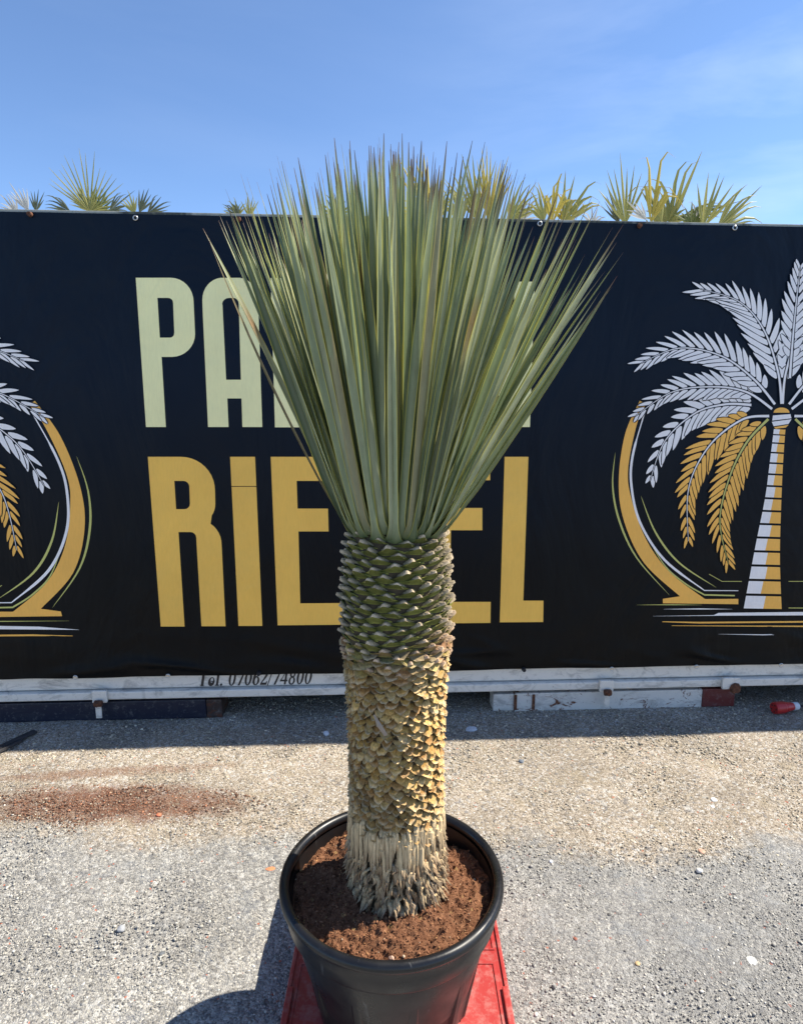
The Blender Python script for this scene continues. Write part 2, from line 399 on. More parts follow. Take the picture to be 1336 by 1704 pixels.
# ------------------------------------------------------------------ container
def wbox(mb, s0, s1, z0, z1, n0, n1, bev=0.004):
    mb.box(wp(s0, z0, n0), WU * (s1 - s0), WN * (n1 - n0), Vector((0, 0, z1 - z0)), bev)
S0, S1, DEEP = -6.1, 6.1, 2.44
ZL, ZR_ = sz(0, 347), sz(1336, 373)
TS = (ZR_[1] - ZL[1]) / (ZR_[0] - ZL[0]); ztop = ZL[1] - TS * ZL[0]      # top line, very slightly out of level
TOPR = lambda s: ztop + TS * s
cont = empty('shipping_container', wp(0, 0.1, -1.2), 'long white steel container hung with the dark banner, resting on two beams', 'container')
def build_container():
    m = MB(); wbox(m, S0, S1, 0.176, 0.36, -0.10, -0.014, 0.006); m.build('bottom_rail', M_white, cont)
    m = MB(); wbox(m, S0, S1, 0.128, 0.172, -0.10, 0.016, 0.007); m.build('rail_flange', M_white, cont)
    m = MB(); m.box(wp(S0, TOPR(S0) - 0.055, -0.10), WU * (S1 - S0) + Vector((0, 0, TS * (S1 - S0))), WN * 0.098, Vector((0, 0, 0.055)), 0.004); m.build('top_rail', M_rail, cont)
    # trapezoid corrugated side sheet
    V = []; F = []; s = S0 + 0.1; k = 0
    while s < S1 - 0.1:
        for ds, n in ((0, -0.075), (0.07, -0.075), (0.11, -0.04), (0.18, -0.04), (0.22, -0.075)):
            for z in (0.34, ztop - 0.10): V.append(wp(s + ds, z, n))
        s += 0.22
    n = len(V) // 2
    F = [(2 * i, 2 * i + 2, 2 * i + 3, 2 * i + 1) for i in range(n - 1)]
    mk('side_panel', V, F, M_white, cont)
    m = MB(); wbox(m, S0, S1, ztop - 0.14, ztop - 0.11, -DEEP, -0.102, 0); m.build('roof', M_white, cont)
    m = MB(); wbox(m, S0, S1, 0.13, 0.20, -DEEP, -0.102, 0); m.build('floor_frame', M_hole, cont)
    m = MB(); wbox(m, S0, S1, 0.202, ztop - 0.142, -DEEP, -DEEP + 0.05, 0); m.build('back_panel', M_white, cont)
    for a, b in ((S0 - 0.03, S0 + 0.09), (S1 - 0.09, S1 + 0.03)):
        m = MB(); wbox(m, a, b, 0.10, TOPR(a) + 0.01, -DEEP - 0.02, 0.02, 0.01); m.build('end_frame', M_white, cont)
def rail_mat():
    g = NT('dirty_white_top_rail')
    d = g.mr(g.noise(2.2, 5, 0.6, stretch=(1, 1, 0.1)), 0.47, 0.53)
    c = g.mix(d, (0.34, 0.34, 0.30), (0.055, 0.06, 0.055))
    c = g.mix(g.mr(g.noise(60, 5), 0.5, 0.7, 0, 0.5), c, (0.22, 0.24, 0.16))
    return g.set(c, 0.8, normal=g.bump(g.noise(50, 5), 0.4, 0.003))
M_rail = rail_mat()
build_container()
def lock_bracket(px, py, w=0.055, rusty=True, strap=True):
    s, z = sz(px, py)
    m = MB(); wbox(m, s - w * 0.7, s + w * 0.7, 0.122, 0.190, 0.018, 0.038, 0.006)
    br = m.build('lock_bracket', M_white, cont)
    if rusty:
        m = MB(); m.tube([wp(s - 0.018, 0.128, 0.055), wp(s + 0.018, 0.128, 0.055)], 0.017, 10)
        m.tube([wp(s, 0.128, 0.042), wp(s, 0.128, 0.078)], [0.014, 0.011], 8); m.build('rusty_bolt', M_rust, br)
    if strap:
        m = MB(); wbox(m, s - 0.017, s + 0.013, 0.045, 0.122, 0.046, 0.056, 0.003); m.build('steel_strap', M_white, br)
lock_bracket(170, 1150); lock_bracket(1005, 1140)
lock_bracket(1210, 1135, 0.07, False, False)
s_, z_ = sz(1216, 1137)
m = MB(); m.tube([wp(s_, 0.13, 0.042), wp(s_, 0.13, 0.056)], [0.033, 0.024], 9); m.build('rusty_bolt', M_rust, cont)

# faded telephone number on the bottom rail, mostly covered by the banner
def flat_poly(loops, n, name, mat, parent, midx=None):
    """loops: list of polygons, each [outer, hole, ...] in (s,z); one flat printed mesh at offset n off the banner plane"""
    V = []; F = []; MI = []
    for li, lp in enumerate(loops):
        vv = [[Vector((a, b, 0)) for a, b in l] for l in lp]
        tri = tessellate_polygon(vv); flat = [p for l in lp for p in l]; b = len(V)
        V += [wp(a, c, n + li * 4e-6) for a, c in flat]; mi = midx[li] if midx else 0
        for t in tri:
            (x0, y0), (x1, y1), (x2, y2) = [flat[i] for i in t]
            if (x1 - x0) * (y2 - y0) - (x2 - x0) * (y1 - y0) < 0: t = (t[0], t[2], t[1])
            F.append(tuple(b + i for i in t)); MI.append(mi)
    return mk(name, V, F, mat, parent, midx=MI)
def ell(cx, cy, rx, ry, n=24, a0=0, a1=360):
    return [(cx + rx * math.cos(R(a0 + (a1 - a0) * k / n)), cy + ry * math.sin(R(a0 + (a1 - a0) * k / n))) for k in range(n + (0 if a1 - a0 == 360 else 1))]
def stroke(pts, w):
    """open polyline with per-point widths -> closed polygon"""
    w = w if isinstance(w, (list, tuple)) else [w] * len(pts); Lf = []; Rt = []
    for i, (x, y) in enumerate(pts):
        x0, y0 = pts[max(0, i - 1)]; x1, y1 = pts[min(len(pts) - 1, i + 1)]
        d = math.hypot(x1 - x0, y1 - y0) or 1; nx, ny = -(y1 - y0) / d * w[i] / 2, (x1 - x0) / d * w[i] / 2
        Lf.append((x + nx, y + ny)); Rt.append((x - nx, y - ny))
    return Lf + Rt[::-1]
def tel_text():
    G = {
     'T': ([[[(0.0, 1), (0.0, .8), (.05, .8), (.12, .93), (.27, .93), (.27, .06), (.18, .0), (.56, .0), (.47, .06), (.47, .93), (.62, .93), (.69, .8), (.74, .8), (.74, 1)]]], .74),
     'e': ([[ell(.25, .30, .25, .32), ell(.27, .40, .10, .17)], [stroke([(.2, .34), (.5, .30)], .06)]], .50),
     'l': ([[[(.0, .0), (.0, .05), (.07, .08), (.07, .93), (.0, .96), (.24, 1), (.24, .08), (.31, .05), (.31, .0)]]], .32),
     '.': ([[ell(.1, .08, .09, .09, 12)]], .2),
     '0': ([[ell(.28, .5, .27, .52), ell(.28, .5, .11, .45)]], .57),
     '7': ([[[(.02, 1), (.02, .74), (.07, .74), (.12, .84), (.42, .84), (.14, .0), (.30, .0), (.56, .9), (.56, 1)]]], .55),
     '6': ([[ell(.27, .31, .26, .33), ell(.28, .30, .10, .25)], [stroke([(.07, .42), (.12, .68), (.28, .90), (.50, 1.0)], [.12, .16, .12, .03])]], .55),
     '2': ([[stroke([(.04, .76), (.10, .92), (.26, .97), (.42, .86), (.42, .68), (.28, .42), (.06, .10)], [.04, .08, .10, .16, .18, .12, .05])], [[(.02, .0), (.05, .16), (.44, .16), (.50, .26), (.55, .26), (.50, .0)]]], .56),
     '4': ([[[(.33, 0), (.33, 1.0), (.48, 1.0), (.48, 0)]], [stroke([(.37, .97), (.05, .30)], .06)], [[(.0, .22), (.0, .34), (.56, .34), (.56, .22)]]], .57),
     '8': ([[ell(.28, .75, .22, .27), ell(.28, .76, .09, .19)], [ell(.28, .26, .25, .29), ell(.28, .26, .11, .21)]], .56),
     '/': ([[stroke([(.0, -.05), (.22, 1.05)], .07)]], .26), ' ': ([], .30)}
    s0, z0 = sz(327, 1138.5); s1, _ = sz(523, 1137)
    txt = 'Tel. 07062/74800'; tot = sum(G[c][1] + .055 for c in txt)
    sc = (s1 - s0) / (tot + 0.22); Hh = sc * 1.15; x = 0; loops = []
    for c in txt:
        for lp in G[c][0]: loops.append([[(s0 + (x + a + .22 * b) * sc, 0.1825 + b * Hh) for a, b in l] for l in lp])
        x += G[c][1] + .055
    flat_poly(loops, -0.0125, 'telephone_number', M_text, cont)
tel_text()

# ------------------------------------------------------------------ banner
BZ0, BZ1 = 0.252, ztop - 0.014
ban = empty('advertising_banner', wp(0, BZ0, 0), 'large dark navy banner with pale and gold lettering and two palm emblems', 'banner')
BN = 0.004
def banner_cloth():
    nu, nv = 560, 190; A, B = -3.35, 3.62; V = []; F = []
    for j in range(nv + 1):
        v = j / nv
        for i in range(nu + 1):
            s = A + (B - A) * i / nu
            z0 = BZ0 + 0.0012 * math.sin(s * 9.0 + 0.5) + 0.0025 * noise.noise(Vector((s * 6, 0, 0)))
            zt = BZ1 + TS * s; z = z0 + (zt - z0) * v
            lo = max(0.0, 1 - (z - z0) / 0.27); hi = max(0.0, 1 - (zt - z) / 0.12)
            w = noise.fractal(Vector((s * 1.3 + z * 2.2, z * 5.2 - s * 0.5, 0)), 1.0, 2.0, 3)
            fold = abs(noise.noise(Vector((s * 1.1 - z * 0.7, z * 9 + s * 1.8, 4.4))))
            n = BN + lo * (0.010 * w + 0.030 * min(1, (z - z0) / 0.06) * max(0, 0.22 - fold) / 0.22 * lo) + hi * 0.004 * noise.noise(Vector((s * 4, z * 5, 2)))
            n += 0.004 * lo
            V.append(wp(s, z, n))
    for j in range(nv):
        for i in range(nu): a = j * (nu + 1) + i; F.append((a, a + 1, a + nu + 2, a + nu + 1))
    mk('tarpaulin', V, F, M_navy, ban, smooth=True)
banner_cloth()

def px(l): return [sz(a, b) for a, b in l]
def arc(cx, cy, rx, ry, a0, a1, n=8):      # px space, y down, angle counter-clockwise
    return [(cx + rx * math.cos(R(a0 + (a1 - a0) * k / n)), cy - ry * math.sin(R(a0 + (a1 - a0) * k / n))) for k in range(n + 1)]
def lettering():
    P = [[(227, 462.5)] + arc(285, 502.5, 38, 40, 90, 0) + arc(287, 556, 38.5, 38, 0, -90) + [(270, 594), (277, 710.5), (244, 710.5)],
         [(263, 496)] + arc(281, 504, 8, 8, 90, 0, 4) + arc(284, 554, 7, 8, 0, -90, 4) + [(267, 562)]]
    A = [[(347, 710.5), (338, 515)] + arc(371, 499, 33.5, 36.5, 180, 95, 8) + arc(397, 499, 33, 36.5, 85, 0, 8) + [(437, 710.5), (404, 710.5), (402.5, 663), (379, 663), (381, 710.5)],
         [(377, 632), (371, 508)] + arc(382, 506, 11.5, 10, 180, 90, 4) + arc(389, 506, 9, 10, 90, 0, 4) + [(401.5, 632)]]
    Lr = [[(451, 463), (487, 463), (492, 679), (528, 679), (529, 711), (458, 711)]]
    Mm = [[(545, 465), (578, 465), (601, 590), (624, 466), (656, 466), (655, 711), (625, 711), (626, 560), (610, 655), (592, 655), (575, 560), (578, 711), (548, 711)]]
    E1 = [[(672, 466), (745, 467), (744, 499), (705, 499), (704, 570), (736, 570), (735, 602), (703, 602), (702, 679), (741, 679), (740, 711), (671, 711)]]
    Nn = [[(762, 467), (794, 467), (851, 610), (856, 469), (889, 469), (881, 710.5), (850, 710.5), (790, 560), (788, 711), (757, 711)]]
    flat_poly([[px(l) for l in g] for g in (P, A, Lr, Mm, E1, Nn)], BN + 0.0012, 'lettering', M_pale, ban)['label'] = 'pale yellow upper line of large lettering'
    Rr = [[(247, 760)] + arc(302, 816, 56.5, 56, 90, 0, 10) + arc(343, 838, 16, 25, 0, -50, 4) + arc(333, 906, 36.5, 40, 60, 0, 6) + [(376, 1041.5), (336, 1041.5), (328, 905)] + arc(318, 895, 9.5, 10, 0, 90, 4) + [(298, 885), (308, 1042), (268.5, 1042)],
          [(291, 800)] + arc(306, 810, 10, 10, 90, 0, 4) + arc(308, 838, 9, 9, 0, -90, 4) + [(294, 847)]]
    I1 = [[(383.5, 760), (425, 760), (427, 808.6), (386, 808.6)]]; I2 = [[(386.1, 809.8), (427.1, 809.8), (437, 1041), (397.5, 1041)]]
    E2 = [[(451, 760), (560, 760), (561, 800), (494, 800), (495.5, 846), (546, 846), (547, 884), (497, 884), (500, 1003.5), (570, 1003), (571, 1039), (462.5, 1040)]]
    D = [[(578, 760), (640, 760)] + arc(646, 812, 52, 52, 90, 0, 8) + arc(644, 988, 52, 50, 0, -90, 8) + [(585, 1038)],
         [(621, 800), (640, 800)] + arc(645, 812, 12, 12, 90, 0, 4) + arc(643, 990, 12, 12, 0, -90, 4) + [(625, 1002)]]
    E3 = [[(712, 760), (815, 760), (815, 799), (752, 799), (751, 845), (802, 845), (802, 882), (750, 882), (748, 1001), (816, 1001), (815.5, 1036), (706, 1037)]]
    L2 = [[(839, 760), (878.5, 760), (870, 999), (903.5, 999), (903, 1034.5), (831, 1035)]]
    flat_poly([[px(l) for l in g] for g in (Rr, I1, I2, E2, D, E3, L2)], BN + 0.0012, 'lettering', M_gold, ban)['label'] = 'gold lower line of large lettering'
lettering()

def bez(pts, n=40):
    """Catmull-Rom through points"""
    P = [pts[0]] + list(pts) + [pts[-1]]; out = []; seg = len(pts) - 1
    for k in range(n + 1):
        t = k / n * seg; i = min(int(t), seg - 1); u = t - i; p0, p1, p2, p3 = P[i:i + 4]
        out.append(tuple(0.5 * ((2 * p1[d]) + (-p0[d] + p2[d]) * u + (2 * p0[d] - 5 * p1[d] + 4 * p2[d] - p3[d]) * u * u + (-p0[d] + 3 * p1[d] - 3 * p2[d] + p3[d]) * u ** 3) for d in (0, 1)))
    return out
def emblem():
    """the printed palm, drawn in the local picture units of the right-hand emblem (x right, y down, crown axis at 770)"""
    sil, gold, yel, frond_art = [], [], [], []
    fr = random.Random(5)
    def feather(rib, dest, wl, wr, n=20, start=0.18, ribdest=None, lean=0.80, split=None):
        C = bez(rib, 80); m = len(C); clen = sum(math.hypot(C[q + 1][0] - C[q][0], C[q + 1][1] - C[q][1]) for q in range(m - 1))
        blades = []
        for side, W in ((1, wl), (-1, wr)):
            for k in range(n):
                t = start + (1 - start) * (k + 0.3) / n; i = int(t * (m - 1)); x, y = C[i]
                x0, y0 = C[max(0, i - 2)]; x1, y1 = C[min(m - 1, i + 2)]; d = math.hypot(x1 - x0, y1 - y0) or 1
                tx, ty = (x1 - x0) / d, (y1 - y0) / d; nx, ny = -ty * side, tx * side
                env = math.sin(min(1, (t - start) / (1 - start) * 2.6 + 0.3) * math.pi / 2) * (1 - 0.78 * max(0, (t - 0.5) / 0.5))
                fi = R(47 - 24 * max(0, t - 0.35) / 0.65 + fr.uniform(-3, 3)); dx, dy = tx * math.cos(fi) + nx * math.sin(fi), ty * math.cos(fi) + ny * math.sin(fi)
                ln = min(W * env * fr.uniform(0.9, 1.12) / math.sin(fi), 135)
                g = 8.0 * (1 - 0.7 * t); bx, by = x + nx * g, y + ny * g
                w = (1 - start) / n * clen * math.sin(fi) * 0.92 * fr.uniform(0.94, 1.04)
                cx, cy = bx + dx * ln * 0.5 + tx * ln * 0.05, by + dy * ln * 0.5 + ty * ln * 0.05
                ex, ey = bx + dx * ln + tx * ln * 0.22, by + dy * ln + ty * ln * 0.22
                ctr = bez([(bx, by), (cx, cy), (ex, ey)], 6)
                ws = [w * v for v in (0.80, 1.0, 1.06, 1.02, 0.85, 0.52, 0.04)]
                blades.append((t, stroke(ctr, [v + q for v, q in zip(ws, (2, 3, 4.5, 6, 7.5, 8, 7))]), stroke(ctr, ws)))
        blades.sort(key=lambda q: -q[0])
        for t, o_, i_ in blades: frond_art.append(('K', [o_])); frond_art.append((dest, [i_]))
        rb = C[:int(m * 0.99)]
        frond_art.append(('K', [stroke(rb, [19 * (1 - .75 * i / len(rb)) + 1.5 for i in range(len(rb))])]))
        frond_art.append((ribdest or dest, [stroke(rb, [9.5 * (1 - i / len(rb)) + 1.5 for i in range(len(rb))])]))
    feather([(640, 655), (530, 652), (400, 690), (270, 810), (205, 985)], 'S', 48, 66, 15, 0.02)
    feather([(716, 702), (600, 718), (460, 830), (372, 1010), (370, 1245)], 'G', 56, 66, 18, 0.20, 'S')
    feather([(712, 715), (620, 815), (548, 960), (505, 1150), (543, 1340)], 'G', 58, 70, 20, 0.08, 'Y')
    feather([(728, 672), (620, 600), (480, 577), (300, 600), (140, 705)], 'S', 60, 54, 16, 0.2)
    feather([(740, 652), (650, 545), (510, 445), (330, 412), (163, 478)], 'S', 70, 70, 17, 0.16)
    feather([(768, 650), (752, 510), (690, 330), (585, 212), (415, 157)], 'S', 68, 98, 16, 0.20)
    n_half = len(frond_art)
    crescent = bez([(163, 637), (100, 780), (73, 980), (95, 1150), (180, 1330), (335, 1475)], 40) + [(262, 1486), (262, 1505), (585, 1509), (585, 1486), (445, 1487)] + bez([(440, 1485), (290, 1370), (190, 1230), (128, 1060), (113, 930), (150, 740), (190, 650)], 40)
    gold.append([crescent])
    w1 = bez([(183, 690), (133, 870), (127, 1000), (165, 1160), (270, 1320), (440, 1450)], 40) + [(585, 1451)]
    sil.append([stroke(w1, [5] * 6 + [10] * 30 + [8, 6, 5, 5, 4, 3][:len(w1) - 36])])
    for pts in ([(58, 860), (47, 1000), (75, 1150), (150, 1310), (290, 1470)], [(168, 1045), (230, 1200), (330, 1330), (490, 1437)]):
        c = bez(pts, 24); yel.append([stroke(c, [0.5 + 8 * math.sin(math.pi * i / 24) for i in range(25)])])
    c = bez([(160, 1150), (260, 1330), (350, 1415), (440, 1469)], 24) + [(570, 1472)]; yel.append([stroke(c, [1 + 5 * min(1, i / 12) for i in range(26)])])
    c = [(460, 1380), (515, 1411), (600, 1411)]; yel.append([stroke(c, 2.5)])
    groups = [(sil, 'S'), (gold, 'G'), (yel, 'Y')]
    full = {'S': [], 'G': [], 'Y': []}
    for lst, k in groups:
        for lp in lst:
            full[k].append(lp); full[k].append([[(1540 - a, b) for a, b in l] for l in lp])
    # upright feathers, trunk and water lines are drawn once
    frond_art = [q for k in range(n_half) for q in (frond_art[k], (frond_art[k][0], [[(1540 - a, b) for a, b in l] for l in frond_art[k][1]]))]
    feather([(803, 540), (822, 300), (848, 60)], 'S', 48, 56, 11, 0.22)
    nb = 15; le = bez([(737, 758), (722, 880), (700, 1050), (660, 1250), (606, 1537)], nb * 4); re_ = bez([(787, 758), (778, 880), (771, 1020), (763, 1300), (771, 1537)], nb * 4)
    for k in range(nb):
        t0 = (k / nb) ** 1.25; t1 = ((k + 0.84) / nb) ** 1.25
        ya, yb = 758 + 779 * t0, 758 + 779 * t1
        def e(yy, L_): return (float(np.interp(yy, [q[1] for q in L_], [q[0] for q in L_])), yy)
        def unused(t, L_): i = t * (len(L_) - 1); j = min(int(i), len(L_) - 2); u = i - j; return (L_[j][0] * (1 - u) + L_[j + 1][0] * u, L_[j][1] * (1 - u) + L_[j + 1][1] * u)
        a, b, c2, d2 = e(ya, le), e(ya + 3, re_), e(yb + 3, re_), e(yb, le); mid = lambda p, q, f: (p[0] + (q[0] - p[0]) * f, p[1] + (q[1] - p[1]) * f)
        f1 = 0.50 + 0.06 * math.sin(k * 2.3)
        full['S'].append([[a, mid(a, b, f1 + 0.02), mid(d2, c2, f1 - 0.03), d2]])
        full['G'].append([[mid(a, b, f1 + 0.02), b, c2, mid(d2, c2, f1 - 0.03)]])
    full['G'].append([ell(770, 688, 34, 22, 20, 180, 360)]); full['S'].append([[(733, 700), (808, 694), (812, 712), (730, 722)]])
    full['S'].append([[(728, 727), (812, 716), (800, 736), (736, 746)]]); full['G'].append([[(738, 750), (800, 740), (788, 752), (745, 757)]])
    full['Y'] += [[stroke([(150, 1512), (300, 1511), (430, 1512)], [0.5, 4, 0.5])], [stroke([(800, 1525), (1000, 1526), (1300, 1524)], [3, 4, 0.5])], [stroke([(800, 1411), (1040, 1411)], 2.5)]]
    full['S'] += [[stroke([(220, 1560), (480, 1557), (500, 1552), (900, 1549), (1180, 1553), (1330, 1560)], [0.5, 3, 12, 15, 12, 0.5])], [stroke([(265, 1530), (420, 1529), (560, 1530)], [0.5, 5, 0.5])], [stroke([(500, 1637), (690, 1640), (870, 1636)], [0.5, 4, 0.5])]]
    full['G'] += [[stroke([(260, 1584), (420, 1588), (1150, 1582), (1300, 1585)], [3, 7, 7, 2])], [stroke([(300, 1601), (900, 1604), (1240, 1600)], [2, 6, 2])]]
    Cx = lambda p: sz(1000 + p[0] / 2.58, 420 + p[1] / 2.58)
    def place(kind, ds, off, name, mat, parent):
        loops = [[[(Cx(p)[0] + ds, Cx(p)[1]) for p in l] for l in lp] for lp in full[kind]]
        return flat_poly(loops, off, name, mat, parent)
    c_right = sz(1298, 808)[0]; half_w = c_right - sz(1029, 808)[0]; c_left = sz(125, 790)[0] - half_w
    for ds, lab in ((0.0, 'palm emblem printed on the right of the banner'), (c_left - c_right, 'palm emblem printed on the left of the banner')):
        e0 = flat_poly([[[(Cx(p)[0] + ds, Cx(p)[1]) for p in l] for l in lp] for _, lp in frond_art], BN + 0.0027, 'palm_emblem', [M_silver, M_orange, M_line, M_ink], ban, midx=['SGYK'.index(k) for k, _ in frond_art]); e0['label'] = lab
        place('S', ds, BN + 0.0022, 'silver_print', M_silver, e0)
        place('G', ds, BN + 0.0016, 'gold_print', M_orange, e0); place('Y', ds, BN + 0.0020, 'yellow_print', M_line, e0)
emblem()
def eyelets():
    tops = [(53, 358), (227, 363.5), (398, 366), (566, 368), (730, 371), (897, 373), (1062, 376.5), (1220, 380)]
    bots = [(129, 1124.5), (282, 1122), (432, 1118.5), (580, 1117), (726, 1115), (870, 1112), (1015, 1110.5), (1155, 1107), (1295, 1104.5)]
    for q in tops + bots:
        s, z = sz(*q); up = q in tops
        off = 0.013 if not up else 0.010
        m = MB(); V = []; n = 20
        for rr, dn in ((0.0125, 0.0), (0.0115, 0.003), (0.0085, 0.0035), (0.006, 0.0)):
            for k in range(n): a = 2 * math.pi * k / n; V.append(wp(s + rr * math.cos(a), z + rr * math.sin(a), off + dn + (0.008 if not up else 0)))
        F = [(i * n + k, i * n + (k + 1) % n, (i + 1) * n + (k + 1) % n, (i + 1) * n + k) for i in range(3) for k in range(n)]
        dark = q in ((53, 358), (398, 366), (1062, 376.5), (432, 1118.5), (870, 1112))
        if dark:
            m.tube([wp(s, z, off), wp(s, z, off + 0.016)], [0.0125, 0.010], 12); e = m.build('screw_head', M_rust if q[1] < 400 else M_hole, ban); continue
        e = mk('eyelet', V, F, M_zinc, ban, smooth=True)
        m.tube([wp(s, z, off - 0.004), wp(s, z, off + 0.0045 + (0.0 if up else 0.0065))], 0.0058, 12); m.build('screw_head', M_zinc if not up else M_hole, e)
eyelets()

# ------------------------------------------------------------------ beams, plug, debris by the wall
def beam_dark():
    sA, sB = -3.4, sz(369, 1175)[0]
    t = empty('steel_beam', wp((sA + sB) / 2, 0, -0.05), 'dark blue painted steel beam with rusty end under the container', 'beam')
    m = MB(); wbox(m, sA, sB - 0.085, 0.0, 0.108, -0.16, -0.006, 0.006); m.build('beam_body', M_dark, t)
    m = MB(); wbox(m, sB - 0.083, sB, 0.0, 0.106, -0.16, -0.007, 0.006); m.build('beam_end', steel_paint('rusty_beam_end', (0.035, 0.022, 0.02), 0.3, 0.42, (0.10, 0.04, 0.025)), t)
beam_dark()
def beam_white():
    a, b, c, d = [sz(x, 1165)[0] for x in (821, 857, 1168, 1222)]
    t = empty('steel_beam', wp((a + d) / 2, 0, -0.05), 'chipped white steel beam with dark red end under the container', 'beam')
    m = MB(); wbox(m, a, b - 0.003, 0.0, 0.100, -0.12, -0.010, 0.006); m.build('beam_cap', M_whiteb, t)
    m = MB(); wbox(m, b, c, -0.002, 0.105, -0.12, -0.004, 0.006); m.build('beam_body', M_whiteb, t)
    m = MB(); wbox(m, c + 0.001, d, 0.0, 0.107, -0.12, -0.002, 0.006); m.build('beam_end', M_dred, t)
    m = MB()
    for x in (858, 888): s = sz(x, 1165)[0]; wbox(m, s - 0.009, s + 0.006, 0.01, 0.098, -0.004, 0.002, 0)
    m.build('rust_seam', M_rust, t)
beam_white()
M_redp = simple('red_plug_plastic', (0.42, 0.02, 0.02), 0.35, 0.1)
M_whp = simple('pale_plastic', (0.62, 0.63, 0.66), 0.5, 0.1)
M_blk = simple('black_rubber', (0.02, 0.02, 0.022), 0.6, 0.2)
def plug():
    p = at_ground(1290, 1178, 0.034); d = Vector((1, 0.18, 0.0)).normalized()
    t = empty('power_plug', p, 'red industrial power plug lying on the gravel at the right', 'plug')
    m = MB(); m.tube([p - d * .012, p, p + d * .045, p + d * .05, p + d * .06], [.030, .033, .033, .029, .029], 24); m.build('plug_body', M_redp, t, smooth=False)
    m = MB(); m.tube([p + d * .06, p + d * .075, p + d * .105], [.0285, .0255, .020], 24)
    m.build('plug_grip', M_redp, t)
    m = MB(); m.tube([p + d * .105, p + d * .11, p + d * .135, p + d * .14], [.020, .023, .021, .016], 20); m.build('cable_gland', M_whp, t)
    m = MB()
    for k in range(5):
        a = 2 * math.pi * k / 5; up = Vector((0, 0, 1)); q = d.cross(up)
        c = p + q * .018 * math.cos(a) + up * .018 * math.sin(a); m.tube([c - d * .013, c - d * .008], .005, 8)
    m.build('pin_socket', M_blk, t)
    q = p + d * .14
    m = MB(); m.tube([q, q + Vector((.07, .01, -.008)), q + Vector((.2, -.03, -.024)), q + Vector((.5, .05, -.026)), q + Vector((1.1, -.02, -.026)), q + Vector((2.2, .1, -.026))], .0075, 8)
    tag(m.build('power_cable', M_blk, smooth=True), 'black power cable running right from the red plug', 'cable')
plug()
def strip():
    a = at_ground(-40, 1262, 0.008); b = at_ground(56, 1217, 0.010); d = (b - a); q = d.cross(Vector((0, 0, 1))).normalized()
    m = MB(); m.box(a, d, q * 0.035, Vector((0, 0, 0.012)), 0.002); m.box(a + q * .045 - d * .1, d * .8, q * 0.012, Vector((0, 0, 0.014)), 0.002)
    tag(m.build('dark_strip', simple('weathered_dark_wood', (0.035, 0.033, 0.035), 0.8, 0.4)), 'dark weathered strip of wood lying on the shaded gravel at left', 'wood strip')
strip()
def pebble(px_, py_, wpx, col, label, name='pebble', cat='stone', flat=0.5, long=1.0, ang=0.0, grp=None):
    p = at_ground(px_, py_); sc = p.y / FPX * wpx / 2; rr = random.Random(px_ * 7 + py_)
    V, F = pebble_base(px_ + py_); import bmesh
    bm = bmesh.new(); vs = [bm.verts.new((v[0] * sc * long, v[1] * sc, v[2] * sc * flat)) for v in V]
    for f in F: bm.faces.new([vs[i] for i in f])
    bmesh.ops.bevel(bm, geom=list(bm.edges), offset=sc * 0.10, segments=1, affect='EDGES'); bm.verts.index_update()
    ca, sa = math.cos(ang), math.sin(ang)
    VV = [(v.co.x * ca - v.co.y * sa + p.x, v.co.x * sa + v.co.y * ca + p.y, v.co.z + sc * flat * 0.45) for v in bm.verts]
    FF = [[v.index for v in f.verts] for f in bm.faces]; bm.free()
    o = mk(name, [(v[0] - p.x, v[1] - p.y, v[2]) for v in VV], FF, simple('stone_%s' % label.split()[0], col, 0.8, 0.2, 60)); o.location = (p.x, p.y, 0)
    tag(o, label, cat, grp)
pebble(265, 1357, 13, (0.55, 0.17, 0.09), 'orange brick fragment below the brown soil stain at left', 'brick_fragment', 'brick fragment')
pebble(450, 1447, 15, (0.60, 0.22, 0.10), 'thin orange clay splinter left of the black pot', 'clay_splinter', 'splinter', 0.25, 1.6)
pebble(202, 1548, 20, (0.30, 0.31, 0.33), 'angular pale grey stone in the sunlit gravel at lower left', flat=0.7)
pebble(270, 1587, 14, (0.13, 0.14, 0.15), 'flat dark grey stone chip at lower left', flat=0.35)
pebble(920, 1645, 10, (0.04, 0.04, 0.045), 'small black round pebble right of the red pallet', flat=0.9)
pebble(1250, 1599, 26, (0.75, 0.74, 0.70), 'thin white straight sliver on the grey gravel at right', 'white_sliver', 'sliver', 0.12, 1.0, 0.1)
pebble(1187, 1332, 15, (0.70, 0.69, 0.66), 'upper of two flat white stones in the tan gravel at right', flat=0.3)
pebble(1185, 1343, 12, (0.62, 0.60, 0.57), 'lower of two flat white stones in the tan gravel at right', flat=0.3)
pebble(916, 1434, 9, (0.66, 0.68, 0.72), 'small whitish stone in tan gravel right of the pot rim', flat=0.5)
pebble(1167, 1417, 16, (0.52, 0.30, 0.21), 'pinkish flat stone where the tan gravel turns grey', flat=0.3)
pebble(785, 1214, 24, (0.62, 0.64, 0.68), 'white flake on the shaded gravel right of the trunk', 'white_flake', 'flake', 0.15, 1.3)
pebble(543, 1222, 14, (0.62, 0.64, 0.68), 'white stone on the shaded gravel left of the trunk', flat=0.7)
pebble(1060, 1604, 13, (0.50, 0.36, 0.19), 'yellowish stone in the grey gravel right of the pallet', flat=0.4)
pebble(957, 1564, 10, (0.30, 0.11, 0.07), 'small red brown stone in the grey gravel right of the pot', flat=0.7)
pebble(867, 1268, 12, (0.14, 0.16, 0.19), 'small blue grey stone on the sunlit tan gravel behind the pot', flat=0.5)
pebble(1163, 1450, 16, (0.64, 0.63, 0.60), 'rounded whitish stone at the tan and grey gravel edge', flat=0.6)

